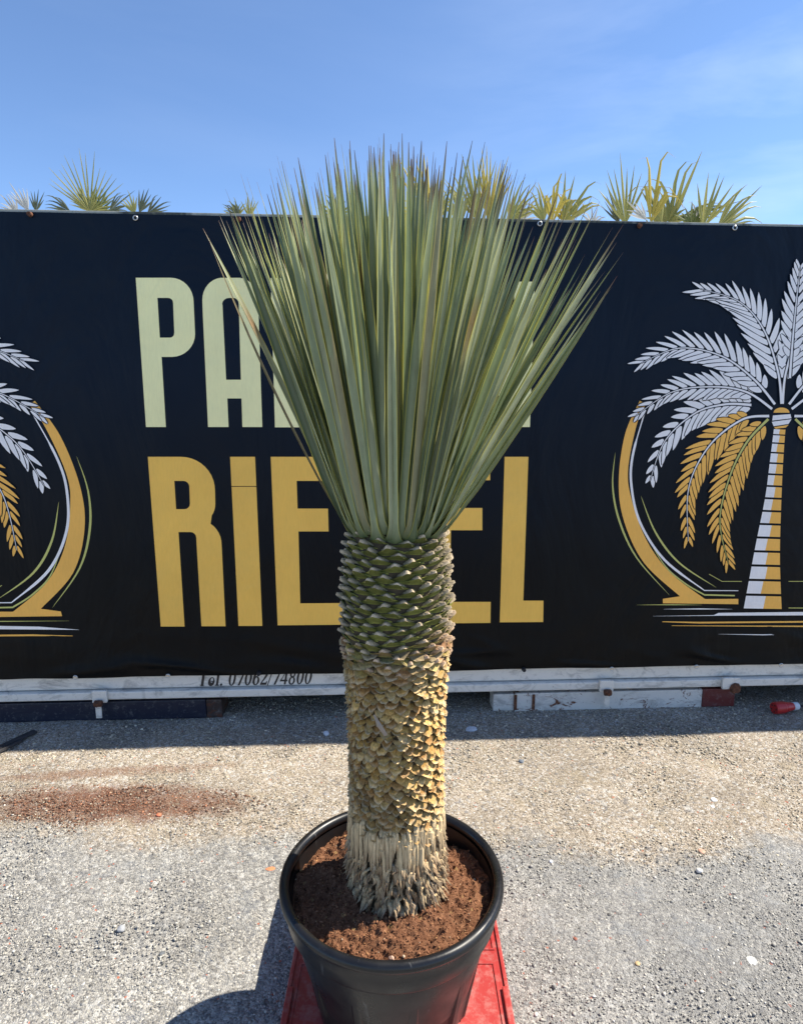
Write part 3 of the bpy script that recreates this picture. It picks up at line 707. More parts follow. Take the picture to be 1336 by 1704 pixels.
# ------------------------------------------------------------------ red pallet
def pallet():
    g = NT('red_plastic'); v = g.noise(5, 6, 0.65)
    c = g.mix(g.mr(v, 0.35, 0.7), (0.33, 0.022, 0.02), (0.42, 0.045, 0.038))
    c = g.mix(g.mr(g.noise(45, 7, 0.7), 0.48, 0.72, 0, 0.6), c, (0.45, 0.22, 0.19))
    c = g.mix(g.mr(g.noise(26, 8, 0.8, dist=2, stretch=(2.5, .5, 1)), 0.6, 0.66, 0, 0.5), c, (0.52, 0.30, 0.27))
    c = g.mix(g.mr(g.noise(9, 5, 0.7, dist=1), 0.52, 0.75, 0, 0.4), c, (0.42, 0.30, 0.27))
    mat = g.set(c, g.mr(v, 0.3, 0.7, 0.38, 0.6), normal=g.bump(g.noise(60, 5), 0.12, 0.002))
    X0, X1, Y0, Y1, Z = -0.304, 0.285, 1.16, 1.96, 0.165
    t = empty('plastic_pallet', ((X0 + X1) / 2, (Y0 + Y1) / 2, 0), 'red plastic pallet under the black plant pot', 'pallet')
    m = MB(); m.box((X0, Y0, 0.120), Vector((X1 - X0, 0, 0)), Vector((0, Y1 - Y0, 0)), Vector((0, 0, Z - 0.120)), 0.006); m.build('deck', mat, t)
    m = MB()
    def frame(x0, x1, y0, y1, w=0.006, h=0.0035):
        z = Z - 0.0005
        m.box((x0, y0, z), Vector((x1 - x0, 0, 0)), Vector((0, w, 0)), Vector((0, 0, h)), 0.001)
        m.box((x0, y1 - w, z), Vector((x1 - x0, 0, 0)), Vector((0, w, 0)), Vector((0, 0, h)), 0.001)
        m.box((x0, y0 + w, z), Vector((w, 0, 0)), Vector((0, y1 - y0 - 2 * w, 0)), Vector((0, 0, h)), 0.001)
        m.box((x1 - w, y0 + w, z), Vector((w, 0, 0)), Vector((0, y1 - y0 - 2 * w, 0)), Vector((0, 0, h)), 0.001)
    frame(X0 + 0.004, X1 - 0.004, Y0 + 0.004, Y1 - 0.004, 0.008, 0.006)
    frame(X1 - 0.15, X1 - 0.028, 1.2, 1.52); frame(X1 - 0.15, X1 - 0.022, 1.56, 1.90); frame(X0 + 0.024, X0 + 0.15, 1.2, 1.52); frame(X0 + 0.022, X0 + 0.15, 1.56, 1.90)
    m.build('deck_ribs', mat, t)
    for x in (X1 - 0.020, X0 + 0.003):
        for (ya, yb) in ((1.30, 1.44), (1.66, 1.78)):
            m = MB(); m.box((x, ya, Z - 0.001), Vector((0.017, 0, 0)), Vector((0, yb - ya, 0)), Vector((0, 0, 0.011)), 0.003); m.build('side_clip', mat, t)
    for y in (Y0, (Y0 + Y1) / 2 - 0.06, Y1 - 0.12):
        for x in (X0 + .004, (X0 + X1) / 2 - 0.06, X1 - 0.124):
            m = MB(); m.box((x, y + .003, 0.0), Vector((0.12, 0, 0)), Vector((0, 0.114, 0)), Vector((0, 0, 0.122)), 0.006); m.build('foot', mat, t)
    for x in (X0 + 0.002, X1 - 0.012):
        m = MB(); m.box((x, Y0 + 0.12, 0.065), Vector((0.01, 0, 0)), Vector((0, Y1 - Y0 - 0.24, 0)), Vector((0, 0, 0.056)), 0.002); m.build('skirt', mat, t)
pallet()

# ------------------------------------------------------------------ pot
PC = Vector((-0.024, 1.397, 0.0))
def pot():
    g = NT('black_pot_plastic')
    dust = g.mr(g.noise(7, 7, 0.7, dist=0.6), 0.5, 0.78, 0, 0.35)
    scr = g.mr(g.noise(16, 8, 0.75, stretch=(3, 3, 0.35), dist=0.5), 0.61, 0.70, 0, 0.5)
    c = g.mix(dust, (0.008, 0.008, 0.009), (0.038, 0.036, 0.034)); c = g.mix(scr, c, (0.14, 0.135, 0.13))
    mat = g.set(c, g.mr(g.noise(12, 6), 0.3, 0.7, 0.22, 0.48), normal=g.bump(g.noise(90, 5), 0.15, 0.001), spec=0.45)
    t = empty('plant_pot', (PC.x, PC.y, 0.165), 'large black fluted plastic plant pot full of brown soil, standing on the red pallet', 'pot')
    def fl(q, z):
        k = max(0, min(1, (0.470 - z) / 0.012)) if z < 0.475 else 0
        a = (q * 11 / (2 * math.pi) + 0.35) % 1.0; e = min(a, 1 - a)
        pan = max(0, min(1, (e - 0.09) / 0.02)); arch = 0.462 - 0.016 * (1 - min(1, (e - 0.09) / 0.17)) ** 2 if e > 0.09 else 0.4
        pan = pan * pan * (3 - 2 * pan) * max(0, min(1, (arch - z) / 0.008))
        return 1 - pan * (0.030 + 0.040 * math.sin(math.pi * min(1, max(0, (a - 0.09) / 0.82))) ** .8)
    prof = [(0.0, 0.1665), (0.170, 0.1665), (0.182, 0.170), (0.188, 0.18)] + [(0.188 + 0.052 * (z - 0.18) / 0.275, z) for z in np.linspace(0.2, 0.456, 60)] + [(0.2415, 0.4605), (0.246, 0.4635), (0.2535, 0.467), (0.2565, 0.472)]
    prof += [(0.2585, 0.50), (0.2605, 0.522), (0.2625, 0.528)]
    m = MB(); m.lathe(prof, (PC.x, PC.y, 0), 440, fl); m.lathe([(0.205, 0.30), (0.235, 0.42), (0.2435, 0.48), (0.249, 0.530)][::-1], (PC.x, PC.y, 0), 140)
    m.build('pot_body', mat, t, smooth=True)
    m = MB(); rim = []
    for k in range(17):
        a = R(-75 + k * 330 / 16); rim.append((0.2615 + 0.0125 * math.cos(a), 0.5405 + 0.0135 * math.sin(a)))
    m.lathe(rim, (PC.x, PC.y, 0), 200, lambda q, z: 1 + 0.003 * math.sin(2 * q + 1) + 0.0015 * math.sin(5 * q)); m.build('rim', mat, t, smooth=True)
    return t
potobj = pot()
def soil():
    g = NT('peat_soil')
    c = g.ramp(g.noise(70, 8, 0.75), [(0.25, (0.060, 0.027, 0.015)), (0.5, (0.185, 0.085, 0.046)), (0.75, (0.34, 0.18, 0.10))])
    c = g.mix(g.math('GREATER_THAN', g.sep('X', g.voro(120, 'Color')), 0.985), c, (0.30, 0.18, 0.08))
    mat = g.set(c, 1.0, normal=g.bump(g.noise(160, 6, 0.7), 1.0, 0.006), spec=0.1)
    V = []; F = []; nr_, na = 90, 240
    def zz(x, y):
        r = math.hypot(x, y)
        z = 0.505 + 0.026 * math.exp(-((r - 0.12) / 0.06) ** 2)
        z += 0.021 * noise.fractal(Vector((x * 13, y * 13, 1)), 0.8, 2, 5) + 0.006 * noise.fractal(Vector((x * 70, y * 70, 4)), 0.7, 2, 3)
        z -= 0.020 * math.exp(-(((x - 0.15) / 0.06) ** 2 + ((y - 0.11) / 0.07) ** 2))
        z += 0.012 * math.exp(-(((x - 0.03) / 0.15) ** 2 + ((y + 0.19) / 0.06) ** 2))
        if r > 0.22: z -= 0.010 * (r - 0.22) / 0.03
        return z
    for i in range(nr_ + 1):
        r = 0.2475 * i / nr_
        for k in range(na):
            a = 2 * math.pi * k / na; x, y = r * math.cos(a), r * math.sin(a); V.append((PC.x + x, PC.y + y, zz(x, y)))
    for i in range(nr_):
        for k in range(na): k2 = (k + 1) % na; F.append((i * na + k, (i + 1) * na + k, (i + 1) * na + k2, i * na + k2))
    so = mk('soil', V, F, mat, potobj, smooth=True)
    nr2 = np.random.RandomState(9); N = 9000
    a = nr2.rand(N) * 2 * math.pi; r = 0.243 * np.sqrt(nr2.rand(N)); x, y = r * np.cos(a), r * np.sin(a)
    z = np.array([zz(p, q) for p, q in zip(x, y)]); s = 0.0007 + 0.0012 * nr2.rand(N) + 0.003 * nr2.rand(N) ** 14
    gm = NT('peat_crumbs'); geo = gm.n('ShaderNodeNewGeometry')
    cm = gm.set(gm.ramp(geo.outputs['Random Per Island'], [(0.0, (0.07, 0.03, 0.018)), (0.6, (0.19, 0.085, 0.046)), (0.93, (0.33, 0.165, 0.09)), (0.98, (0.40, 0.22, 0.09)), (1.0, (0.5, 0.4, 0.3))]), 1.0, spec=0.1)
    cr_ = scatter_stones('soil_crumbs', np.stack([x + PC.x, y + PC.y, z + s * 0.4], 1), s, 0.8, 9, np.ones((N, 3)), cm)
    me = cr_.data; o = world_loc(potobj); co = np.empty(len(me.vertices) * 3, np.float32); me.vertices.foreach_get('co', co)
    me.vertices.foreach_set('co', (co.reshape(-1, 3) - np.array(o, np.float32)).ravel()); cr_.parent = potobj; cr_['kind'] = 'stuff'
    m = MB(); Vp, Fp = pebble_base(3); m.add([(PC.x + 0.002 + v[0] * .009, PC.y - 0.218 + v[1] * .006, 0.519 + v[2] * .008) for v in Vp], Fp.tolist())
    m.build('soil_lump', simple('clay_lump', (0.48, 0.30, 0.22), 0.9), potobj)
soil()

# ------------------------------------------------------------------ yucca
YC = Vector((-0.012, 1.395, 0))
ZR = [.45, .53, .60, .70, .85, .955, 1.03, 1.09, 1.16, 1.25, 1.35, 1.40, 1.44, 1.50]
RR = [.100, .103, .105, .102, .100, .102, .104, .108, .115, .117, .111, .104, .085, .03]
def TR(z): return float(np.interp(z, ZR, RR))
yuc = empty('yucca_tree', (YC.x, YC.y, 0.52), 'stout single-stemmed yucca with upright grey green leaf crown planted in the black pot', 'yucca')
def attr_mat(name, rough, bump_scale, bstr, trans=None, spec=0.4, streak=None, sat=0.3):
    g = NT(name); c = g.attr('col')
    f = g.mr(g.noise(bump_scale, 5, 0.65, stretch=streak), 0.3, 0.7, 1 - sat, 1 + sat)
    cb = g.n('ShaderNodeCombineColor'); [g.t.links.new(f, cb.inputs[i]) for i in range(3)]
    c = g.mix(1.0, c, cb.outputs[0], 'MULTIPLY')
    tr = (trans, c) if trans else None
    return g.set(c, rough, normal=g.bump(g.noise(bump_scale * 1.7, 4, 0.6, stretch=streak), bstr, 0.0015), spec=spec, trans=tr)
M_scale = attr_mat('leaf_base_scales', 0.8, 120, 0.5, spec=0.15, sat=0.25)
M_dry = attr_mat('dry_bark_scales', 0.85, 160, 0.7, spec=0.15, sat=0.35)
M_fib = attr_mat('dry_leaf_fibres', 0.9, 260, 0.8, spec=0.1, streak=(1, 1, 0.12), sat=0.35)
M_leaf = attr_mat('yucca_leaf', 0.34, 60, 0.15, trans=0.36, spec=0.45, streak=(1, 1, 0.1), sat=0.12)
M_core = simple('trunk_core', (0.055, 0.04, 0.02), 0.95, 0.4, 60, 0.8)

def cyl(th, r, z): return (YC.x + r * math.cos(th), YC.y + r * math.sin(th), z)
def jit(c, k, r): f = 1 + r.uniform(-k, k); return tuple(x * f for x in c)
def lerp3(a, b, t): return tuple(a[i] + (b[i] - a[i]) * t for i in range(3))
def trunk():
    m = MB(); m.lathe([(TR(z), z) for z in np.linspace(0.45, 1.50, 60)], (YC.x, YC.y, 0), 64)
    tr = m.build('trunk', M_core, yuc, smooth=True)
    r = random.Random(11)
    # green cut leaf bases, spiral order
    V = []; F = []; A = []
    N = 275; z0, z1 = 1.118, 1.425; GA = math.pi * (3 - math.sqrt(5))
    U = [-1, -0.72, -0.4, -0.13, 0.13, 0.4, 0.72, 1]
    for i in range(N):
        t = i / (N - 1); z = z0 + (z1 - z0) * t + r.uniform(-.0015, .0015); th0 = i * GA + r.uniform(-.045, .045)
        Rz = TR(z); W = 0.0345 * r.uniform(.88, 1.1); sc = r.uniform(.7, 1.2)
        brown = max(0, min(1, (1.200 - z) / 0.06 + r.uniform(-.35, .35) + .5 * max(0, math.cos(th0)) * max(0, (1.30 - z) / .1)))
        # right side of the stem has dried pinkish tips lower down
        g1 = lerp3(jit((0.050, 0.058, 0.014), .3, r), jit((0.13, 0.085, 0.035), .35, r), brown)
        g2 = lerp3(jit((0.125, 0.132, 0.034), .3, r), jit((0.27, 0.18, 0.08), .3, r), brown)
        tip = lerp3(jit((0.47, 0.37, 0.25), .25, r), jit((0.50, 0.34, 0.22), .25, r), brown)
        mg = (0.40, 0.40, 0.10)
        rows = [(-.0140, .0005, 1.0, 0), (-.0085, .0040, 1.0, 0), (-.0025, .0085, .92, 0), (.0030, .0135, .62, 1), (.0050, .0168, .34, 2), (.0052, .0178, .33, 3), (.0100, .0160, .25, 3), (.0092, .0040, .40, 4), (.0040, -.003, .8, 4)]
        b = len(V); sag = r.uniform(-.004, .004)
        for (dz, dr, wf, kind) in rows:
            for u in U:
                au = abs(u); pk = (1 - au ** 1.6)
                rr = Rz + (dr * sc if dr > 0 else dr) * (0.25 + 0.75 * pk); zz = z + dz * sc * (0.35 + 0.65 * pk) - 0.0065 * au ** 1.3 + sag * u
                V.append(cyl(th0 + u * W * wf / Rz, rr, zz))
                if kind == 0: c = lerp3(g1, g2, pk * .8)
                elif kind == 1: c = g2
                elif kind == 2: c = lerp3(g2, mg, .35)
                elif kind == 3: c = tip
                else: c = lerp3(tip, g1, .6)
                if kind in (0, 1) and au > .95: c = lerp3(c, mg, .7)
                if dz == -.0140: c = lerp3(c, mg, .35)
                A.append(c)
        nU = len(U)
        for a in range(len(rows) - 1):
            for k in range(nU - 1): q = b + a * nU + k; F.append((q, q + 1, q + nU + 1, q + nU))
    mk('cut_leaf_bases', V, F, M_scale, tr, attrs={'col': A})
    # transition and dry scales, curling down
    V = []; F = []; A = []
    U = [-1, -.66, -.33, 0, .33, .66, 1]
    i = 0; z = 1.165
    while z > 0.70:
        f = max(0, min(1, (z - 1.07) / 0.08))           # 1 near the green zone
        per = 33 - 13 * f; dz_ = 0.0148 / per
        z -= dz_; i += 1
        th0 = i * GA + r.uniform(-.04, .04); zz0 = z + r.uniform(-.002, .002); Rz = TR(z)
        W = (0.0128 + .010 * f) * r.uniform(.85, 1.2); sc = r.uniform(.7, 1.1)
        tan_ = jit(r.choice([(0.47, 0.265, 0.075), (0.57, 0.35, 0.115), (0.34, 0.175, 0.055), (0.52, 0.34, 0.135)]), .18, r)
        low = max(0, min(1, (0.86 - z) / .08)); tan_ = lerp3(tan_, (0.30, 0.185, 0.08), .55 * low * r.uniform(.4, 1))
        if f > 0: tan_ = lerp3(tan_, jit(r.choice([(0.20, 0.19, 0.05), (0.24, 0.12, 0.065), (0.16, 0.13, 0.08), (0.12, 0.12, 0.05)]), .3, r), f * r.uniform(.6, 1))
        dark = tuple(x * .22 for x in tan_); rimc = lerp3(tan_, (0.66, 0.50, 0.30), r.uniform(.1, .8)); inner = tuple(x * .62 for x in tan_)  # scale undersides and gaps coloured near black: crevice shade put into the colour
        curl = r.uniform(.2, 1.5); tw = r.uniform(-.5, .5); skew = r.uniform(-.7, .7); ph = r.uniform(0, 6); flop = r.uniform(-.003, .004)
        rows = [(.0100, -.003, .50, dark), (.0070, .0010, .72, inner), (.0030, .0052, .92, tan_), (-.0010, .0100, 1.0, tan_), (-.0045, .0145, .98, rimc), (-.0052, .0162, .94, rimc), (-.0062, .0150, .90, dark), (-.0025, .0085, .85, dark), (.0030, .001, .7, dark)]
        b = len(V)
        for ri, (dz, dr, wf, c) in enumerate(rows):
            for u in U:
                au = abs(u); cup = 1 - .50 * au ** 2.2; edge = ri in (4, 5, 6)
                rr = Rz + (dr * sc * cup if dr > 0 else dr) + (.0016 * math.sin(u * 5 + ph) if edge else 0)
                V.append(cyl(th0 + (u * W * wf + skew * dz) / Rz, rr, zz0 + dz * sc + .0085 * au ** 2 * (1 if ri > 1 else .3) * (.6 + .5 * curl) + u * W * tw * .5 + (.0012 * math.sin(u * 7 + ph * 2) - flop if edge else 0)))
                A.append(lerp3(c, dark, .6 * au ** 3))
        nU = len(U)
        for a in range(len(rows) - 1):
            for k in range(nU - 1): q = b + a * nU + k; F.append((q, q + nU, q + nU + 1, q + 1))
    mk('dry_bark_scales', V, F, M_dry, tr, attrs={'col': A})
    # hanging dry fibres round the foot of the stem
    V = []; F = []; A = []
    def strand(th, zt, ln, w, out0, out1, c0, c1, bend, n=8):
        b = len(V)
        for k in range(n + 1):
            v = k / n; z = zt - ln * v; rr = TR(max(.5, z)) + out0 * math.sin(min(1, v * 4) * math.pi / 2) + out1 * v * v
            ww = w * (.75 + .5 * v if v < .5 else 1.0 * (1 - (v - .5) / .5 * .85))
            for u in (-1, 0, 1):
                a = th + (u * ww + bend * math.sin(v * 2.5)) / rr
                V.append(cyl(a, rr + (0.0030 if u == 0 else 0), z)); c = lerp3(c0, c1, v ** 1.5); A.append(c if u == 0 else tuple(x * .6 for x in c))
        for k in range(n):
            for u in (0, 1): q = b + k * 3 + u; F.append((q, q + 3, q + 4, q + 1))
    cream = (0.72, 0.54, 0.31); grey = (0.30, 0.20, 0.125)
    for k in range(230):
        th = k * GA; strand(th, .742 + r.uniform(-.026, .014), r.uniform(.045, .115), r.uniform(.0030, .0085), r.uniform(.008, .014), r.uniform(-.004, .004), jit(lerp3(cream, (.50, .38, .22), r.random() * .5), .15, r), jit(lerp3(cream, grey, r.random()), .25, r), r.uniform(-.006, .006))
    for k in range(760):
        th = k * GA + 1; zt = r.uniform(.530, .672); lw = (0.68 - zt) / .15
        strand(th, zt, r.uniform(.014, .042), r.uniform(.0025, .0075), r.uniform(.006, .014), r.uniform(-.002, .012 + .012 * lw), jit(lerp3(cream, r.choice([(.40, .23, .11), (.30, .24, .18), cream]), r.random()), .25, r), jit(lerp3(grey, (.10, .075, .055), lw * r.random()), .4, r), r.uniform(-.016, .016), 5)
    mk('dry_fibres', V, F, M_fib, tr, attrs={'col': A})
    # a loose husk stuck to the bark
    m = MB(); a = R(-112); p = Vector(cyl(a, TR(1.0) + .022, 1.03)); q = Vector(cyl(a + .22, TR(.96) + .022, .985)); d = q - p; n_ = Vector((math.cos(a), math.sin(a), 0)); w = d.cross(n_).normalized() * .006
    m.add([p - w * .3, p + w * .5, p + d * .5 + w + n_ * .004, p + d * .5 - w + n_ * .004, q + w, q - w * .6, p + d * .5 + n_ * .007], [(0, 1, 2, 6), (0, 6, 3), (6, 2, 4), (3, 6, 5), (6, 4, 5)])
    m.build('loose_husk', simple('grey_husk', (0.30, 0.24, 0.19), .9), tr)
trunk()

def leaf_into(V, F, A, th, r0, z0, tilt, L_, w, roll, bend, r, dry=0.0, flare=1.0, side=0.0, n=16):
    rad = Vector((math.cos(th), math.sin(th), 0)); tan = Vector((-math.sin(th), math.cos(th), 0)); up = Vector((0, 0, 1))
    p = Vector((YC.x, YC.y, 0)) + rad * r0 + up * z0
    body = jit(r.choice([(0.255, 0.305, 0.165), (0.125, 0.17, 0.080), (0.45, 0.48, 0.29), (0.185, 0.24, 0.110), (0.34, 0.39, 0.225)]), .18, r)
    edge = (0.70, 0.62, 0.10); tipc = jit((0.16, 0.085, 0.06), .3, r); base = (0.11, 0.15, 0.06)
    if dry: body = lerp3(body, (0.36, 0.25, 0.12), dry); edge = lerp3(edge, (.40, .28, .14), dry)
    tipl = r.uniform(.03, .06); spot = r.uniform(.55, .85) if r.random() < .025 else None
    if math.cos(th) > .25: tipl = r.uniform(.05, .12); tipc = jit((0.11, 0.05, 0.04), .3, r)
    b = len(V); U = (-1, -.80, -.42, 0, .42, .80, 1); prev = 0
    vs = [0, .012, .028, .05, .08, .13, .2] + [.2 + .8 * (k / (n - 6)) ** .92 for k in range(1, n - 5)]
    for j, v in enumerate(vs):
        ds = (v - prev) * L_; prev = v
        tl = tilt + (R(13) * flare * math.exp(-v / .04)) + bend * v
        d = rad * math.sin(tl) + up * math.cos(tl) + tan * side * (v + .2); d.normalize(); p = p + d * ds
        nr_ = rad * math.cos(tl) - up * math.sin(tl)
        rl = roll * min(1, v * 5); wd = tan * math.cos(rl) + nr_ * math.sin(rl); nn = d.cross(wd).normalized()
        if v < .13: ww = w * (2.2 - 1.46 * min(1, v / .06) ** .5) if v < .06 else w * (.74 + .06 * (v - .06) / .07)
        elif v < .5: ww = w * (.80 + .20 * (v - .13) / .37)
        else: ww = w * (1 - ((v - .5) / .5) ** 1.9)
        ww = max(ww, .0004)
        for u in U:
            q = p + wd * u * ww + nn * (abs(u) ** 1.3) * ww * .42
            V.append(tuple(q)); c = edge if abs(u) == 1 else body
            if abs(u) < .9: c = lerp3(c, lerp3(c, (.20, .24, .16), .5), 1 - abs(u))
            if v < .07: c = lerp3(base, c, v / .07)  # leaf feet darkened in colour, standing in for shade between the bases
            if v > 1 - tipl: c = lerp3(c, tipc, min(1, (v - 1 + tipl) / tipl * 1.8))
            if spot and abs(v - spot) < .09: c = lerp3(c, (.34, .17, .07), .8 * (1 - abs(v - spot) / .09))
            A.append(c)
    nU = len(U)
    for j in range(len(vs) - 1):
        for k in range(nU - 1): q = b + j * nU + k; F.append((q, q + 1, q + nU + 1, q + nU))
def crown():
    V = []; F = []; A = []; r = random.Random(21); N = 390; GA = math.pi * (3 - math.sqrt(5))
    for i in range(N):
        t = i / (N - 1)                     # 0 outer, 1 inner
        th = i * GA + r.uniform(-.10, .10)
        r0 = .101 * math.cos(t * math.pi / 2) ** .9 + .004; z0 = 1.404 + .15 * t
        tl = R(29.5 - 27.5 * t ** 1.35) + R(r.gauss(0, 1.6))
        cx = math.cos(th); tl *= (1.0 + (.22 if cx > 0 else .20) * cx); tl = min(tl, R(28.8 + 6.4 * cx) + R(r.uniform(-1, 1)))
        if math.sin(th) < 0: tl *= 1 - .42 * -math.sin(th)
        L_ = r.uniform(.615, .69) + .035 * (1 - t) - .035 * t
        if cx > .35 and t < .3: L_ -= .02
        if r.random() < .08: L_ *= .86
        leaf_into(V, F, A, th, r0, z0, tl, L_, r.uniform(.0072, .0102), r.gauss(.12, .62), R(r.gauss(-1.0, 2.0)), r, dry=(r.uniform(.3, .8) if r.random() < .012 else 0), side=r.gauss(0, .045))
    mk('leaf_crown', V, F, M_leaf, yuc, smooth=True, attrs={'col': A})
    V = []; F = []; A = []
    leaf_into(V, F, A, R(183), .104, 1.415, R(29), .665, .0032, .9, R(-9), r, dry=.85, side=.0)
    o = mk('dry_leaf', V, F, M_leaf, yuc, smooth=True, attrs={'col': A}); o['label'] = 'single thin brown dried leaf leaning out at the left'
crown()

# ------------------------------------------------------------------ fan palms behind the container
def frond_mat(name, c0, c1):
    g = NT(name); geo = g.n('ShaderNodeNewGeometry')
    c = g.mix(geo.outputs['Random Per Island'], c0, c1)
    return g.set(c, 0.45, spec=0.5, trans=(0.3, c), normal=g.bump(g.noise(60, 3), 0.15, 0.002))
FM = {'g': frond_mat('fan_leaf_green', (0.10, 0.13, 0.035), (0.20, 0.22, 0.07)), 'y': frond_mat('fan_leaf_yellow', (0.42, 0.34, 0.05), (0.60, 0.46, 0.08)),
      'd': frond_mat('fan_leaf_dark', (0.07, 0.09, 0.05), (0.15, 0.16, 0.09)), 'o': frond_mat('fan_leaf_olive', (0.22, 0.23, 0.06), (0.42, 0.38, 0.11)),
      'w': frond_mat('fan_leaf_bleached', (0.40, 0.40, 0.36), (0.62, 0.62, 0.58))}
M_ptrunk = simple('palm_fibre_trunk', (0.07, 0.045, 0.025), 1.0, 0.5, 30, 1.0, 0.1)
def fan(parent, cen, hub, rad, axis_deg, spread, n, kind, droop, yaw, r, w=1.0, petiole=True):
    """a palmate leaf: segments fused near the hub, free and pointed outside"""
    t0 = Vector((math.cos(yaw), math.sin(yaw), 0)); up = Vector((0, 0, 1)); a = R(axis_deg)
    ax = t0 * math.cos(a) + up * math.sin(a); sd = -t0 * math.sin(a) + up * math.cos(a); nn = ax.cross(sd)
    m = MB()
    for k in range(n):
        ph = R((k / (n - 1) - .5) * spread + r.uniform(-2.5, 2.5)); ln = rad * r.uniform(.78, 1.05) * (1 - .18 * abs(k / (n - 1) - .5) * 2)
        d = ax * math.cos(ph) + sd * math.sin(ph); s = -ax * math.sin(ph) + sd * math.cos(ph)
        hw = min(rad * .34 * R(spread) / n * .62, .015) * w; dr = droop if r.random() < .75 else 0; kink = r.uniform(.5, .8)
        V = []; p = hub.copy(); pts = [0.03, .18, .36, .55, .72, .86, 1.0]; prev = 0
        dd = d.copy(); fw = nn * r.uniform(-.10, .10)
        for v in pts:
            step = (v - prev) * ln; prev = v
            if dr and v > kink: dd = (dd + (Vector((0, 0, -1)) + t0 * (.5 if d.dot(t0) > 0 else -.5)) * dr * (v - kink) * 4.5 + s * r.uniform(-.1, .1)).normalized()
            p = p + (dd + fw * v).normalized() * step
            ww = hw * (v / .36 * .9 + .1) if v < .36 else hw * (1 - ((v - .36) / .64) ** 1.4) + .0008
            V += [p - s * ww, p + nn * ww * .45, p + s * ww]
        m.add(V, [(3 * j + q, 3 * j + q + 1, 3 * j + q + 4, 3 * j + q + 3) for j in range(6) for q in (0, 1)])
    f = m.build('frond', FM[kind], parent)
    if petiole:
        m = MB(); mid = (cen + hub) / 2 + Vector((0, 0, .03)); m.tube([cen, mid, hub], [.012, .009, .006], 6); m.build('petiole', FM['o'], f)
def palm(px_, Y, label, fronds, seed):
    r = random.Random(seed); c = at_depth(px_, 400, Y); c.z -= 0.10
    t = empty('fan_palm', (c.x, c.y, 0), label, 'palm', 'fan palms standing behind the container')
    m = MB(); m.lathe([(.13 - .03 * k / 20 + .012 * math.sin(k * 2.4), c.z * k / 20) for k in range(21)] + [(.02, c.z + .08)], (c.x, c.y, 0), 20); m.build('trunk', M_ptrunk, t)
    for (hx, hy, rp, ax, sp, n, kind, dr, *w) in fronds:
        hub = at_depth(hx, hy, Y + r.uniform(-.12, .12)); fan(t, c, hub, rp / FPX * Y * 1.03, ax, sp, n, kind, dr, r.uniform(-.35, .35), r, w[0] if w else 1.0)
    for k in range(3):          # lower leaves, hidden behind the container from the front
        a = r.uniform(0, 2 * math.pi); hub = c + Vector((.35 * math.cos(a), .35 * math.sin(a), -.15)); fan(t, c, hub, .4, -35, 150, 12, 'g', .3, a, r)
palm(35, 6.3, 'bleached low fan palm at the far left above the container', [(48, 352, 46, 112, 50, 6, 'w', 0), (60, 352, 34, 80, 60, 6, 'd', 0), (30, 358, 40, 120, 60, 6, 'w', .1)], 1)
palm(150, 6.6, 'fan palm with one tall spread fan of thin leaf tips at left', [(150, 352, 86, 92, 112, 16, 'o', 0, .5), (118, 352, 48, 155, 60, 6, 'd', .25, .8), (182, 352, 50, 32, 60, 7, 'd', .25, .8), (160, 356, 45, 80, 120, 12, 'g', 0), (150, 352, 42, 85, 150, 14, 'o', .1, .8)], 2)
palm(238, 6.4, 'small fan palm with a few upright dark blades, left of the crown', [(232, 354, 42, 62, 44, 5, 'd', 0, 1.2), (245, 356, 40, 35, 50, 5, 'd', .2), (225, 356, 36, 110, 60, 6, 'o', .15)], 3)
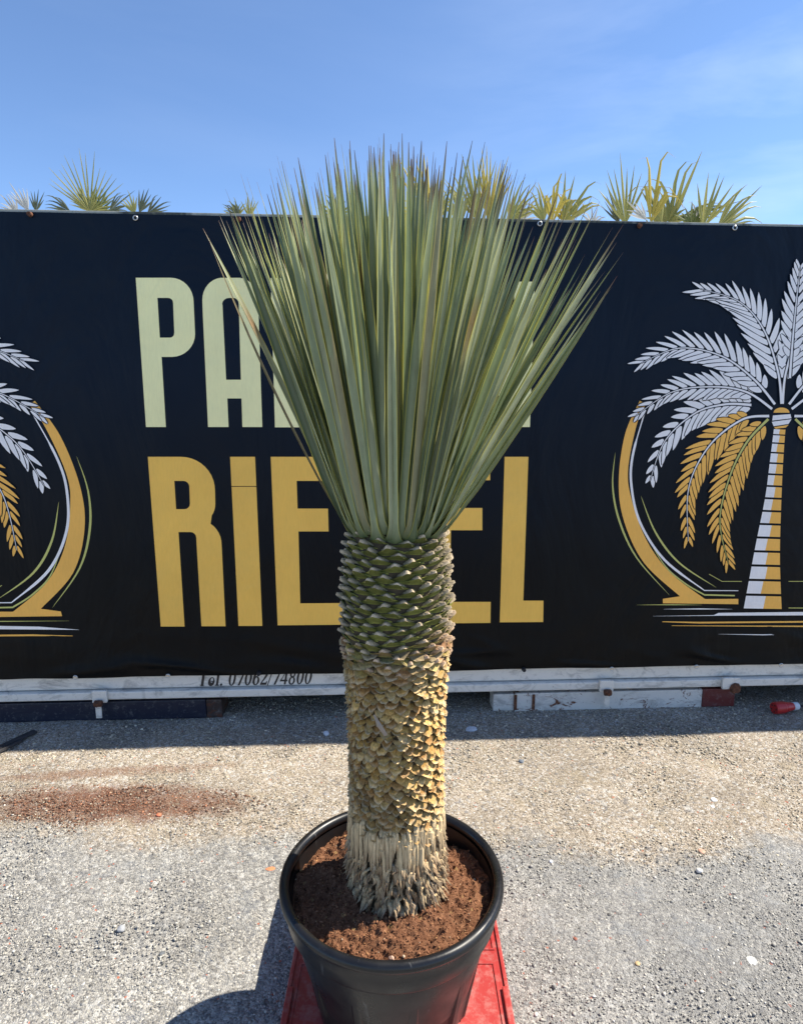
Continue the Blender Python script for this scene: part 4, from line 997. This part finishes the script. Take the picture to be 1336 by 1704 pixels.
palm(405, 6.5, 'half hidden fan palm just left of the yucca leaf crown', [(400, 360, 36, 135, 60, 7, 'd', .15), (415, 362, 36, 85, 60, 6, 'o', 0), (395, 362, 30, 110, 120, 9, 'o', .2)], 4)
palm(560, 6.9, 'low fan palm hidden behind the left half of the leaf crown', [(560, 364, 40, 90, 140, 11, 'g', .2)], 12)
palm(700, 6.4, 'yellowing fan palm seen through the middle of the yucca crown', [(715, 366, 108, 108, 34, 8, 'y', 0, 1.3), (725, 366, 62, 80, 80, 9, 'o', .1), (700, 368, 55, 130, 70, 8, 'y', .1)], 5)
palm(810, 6.6, 'tall yellow and olive fan palm seen through right crown tips', [(812, 368, 108, 84, 52, 12, 'y', 0, 1.2), (795, 368, 105, 104, 60, 10, 'o', 0), (770, 368, 66, 115, 80, 10, 'o', .1), (845, 370, 72, 55, 70, 9, 'o', .15), (860, 370, 46, 60, 90, 8, 'w', .5, .8)], 6)
palm(945, 6.4, 'fan palm with drooping yellow leaf tips right of the crown', [(918, 372, 92, 86, 50, 6, 'y', 1.2), (935, 373, 92, 58, 60, 7, 'o', 1.2), (905, 370, 62, 108, 60, 6, 'o', .3), (985, 374, 34, 95, 120, 7, 'w', .8, .7), (945, 374, 60, 95, 90, 7, 'y', .8)], 7)
palm(1095, 6.5, 'tallest fan palm at right with arching and stiff blades', [(1040, 374, 96, 100, 70, 9, 'o', 0), (1115, 374, 136, 84, 30, 4, 'o', .4, 1.2), (1082, 372, 128, 80, 44, 6, 'y', 1.3, 1.2), (1110, 370, 46, 95, 170, 13, 'o', .1, 1.3), (1125, 366, 100, 17, 26, 5, 'g', .1, 1.3), (1100, 374, 86, 112, 34, 4, 'o', 1.0, 1.2), (1030, 372, 52, 118, 50, 6, 'd', 0), (1075, 366, 44, 135, 50, 5, 'w', .2, 1.1)], 8)
palm(1190, 6.3, 'low fan palm at the far right with blades fanned to the right', [(1168, 380, 90, 74, 50, 6, 'o', 0), (1190, 384, 108, 38, 56, 9, 'o', .25), (1165, 374, 50, 110, 60, 5, 'w', .5, .8), (1150, 376, 40, 85, 120, 8, 'g', .1)], 9)
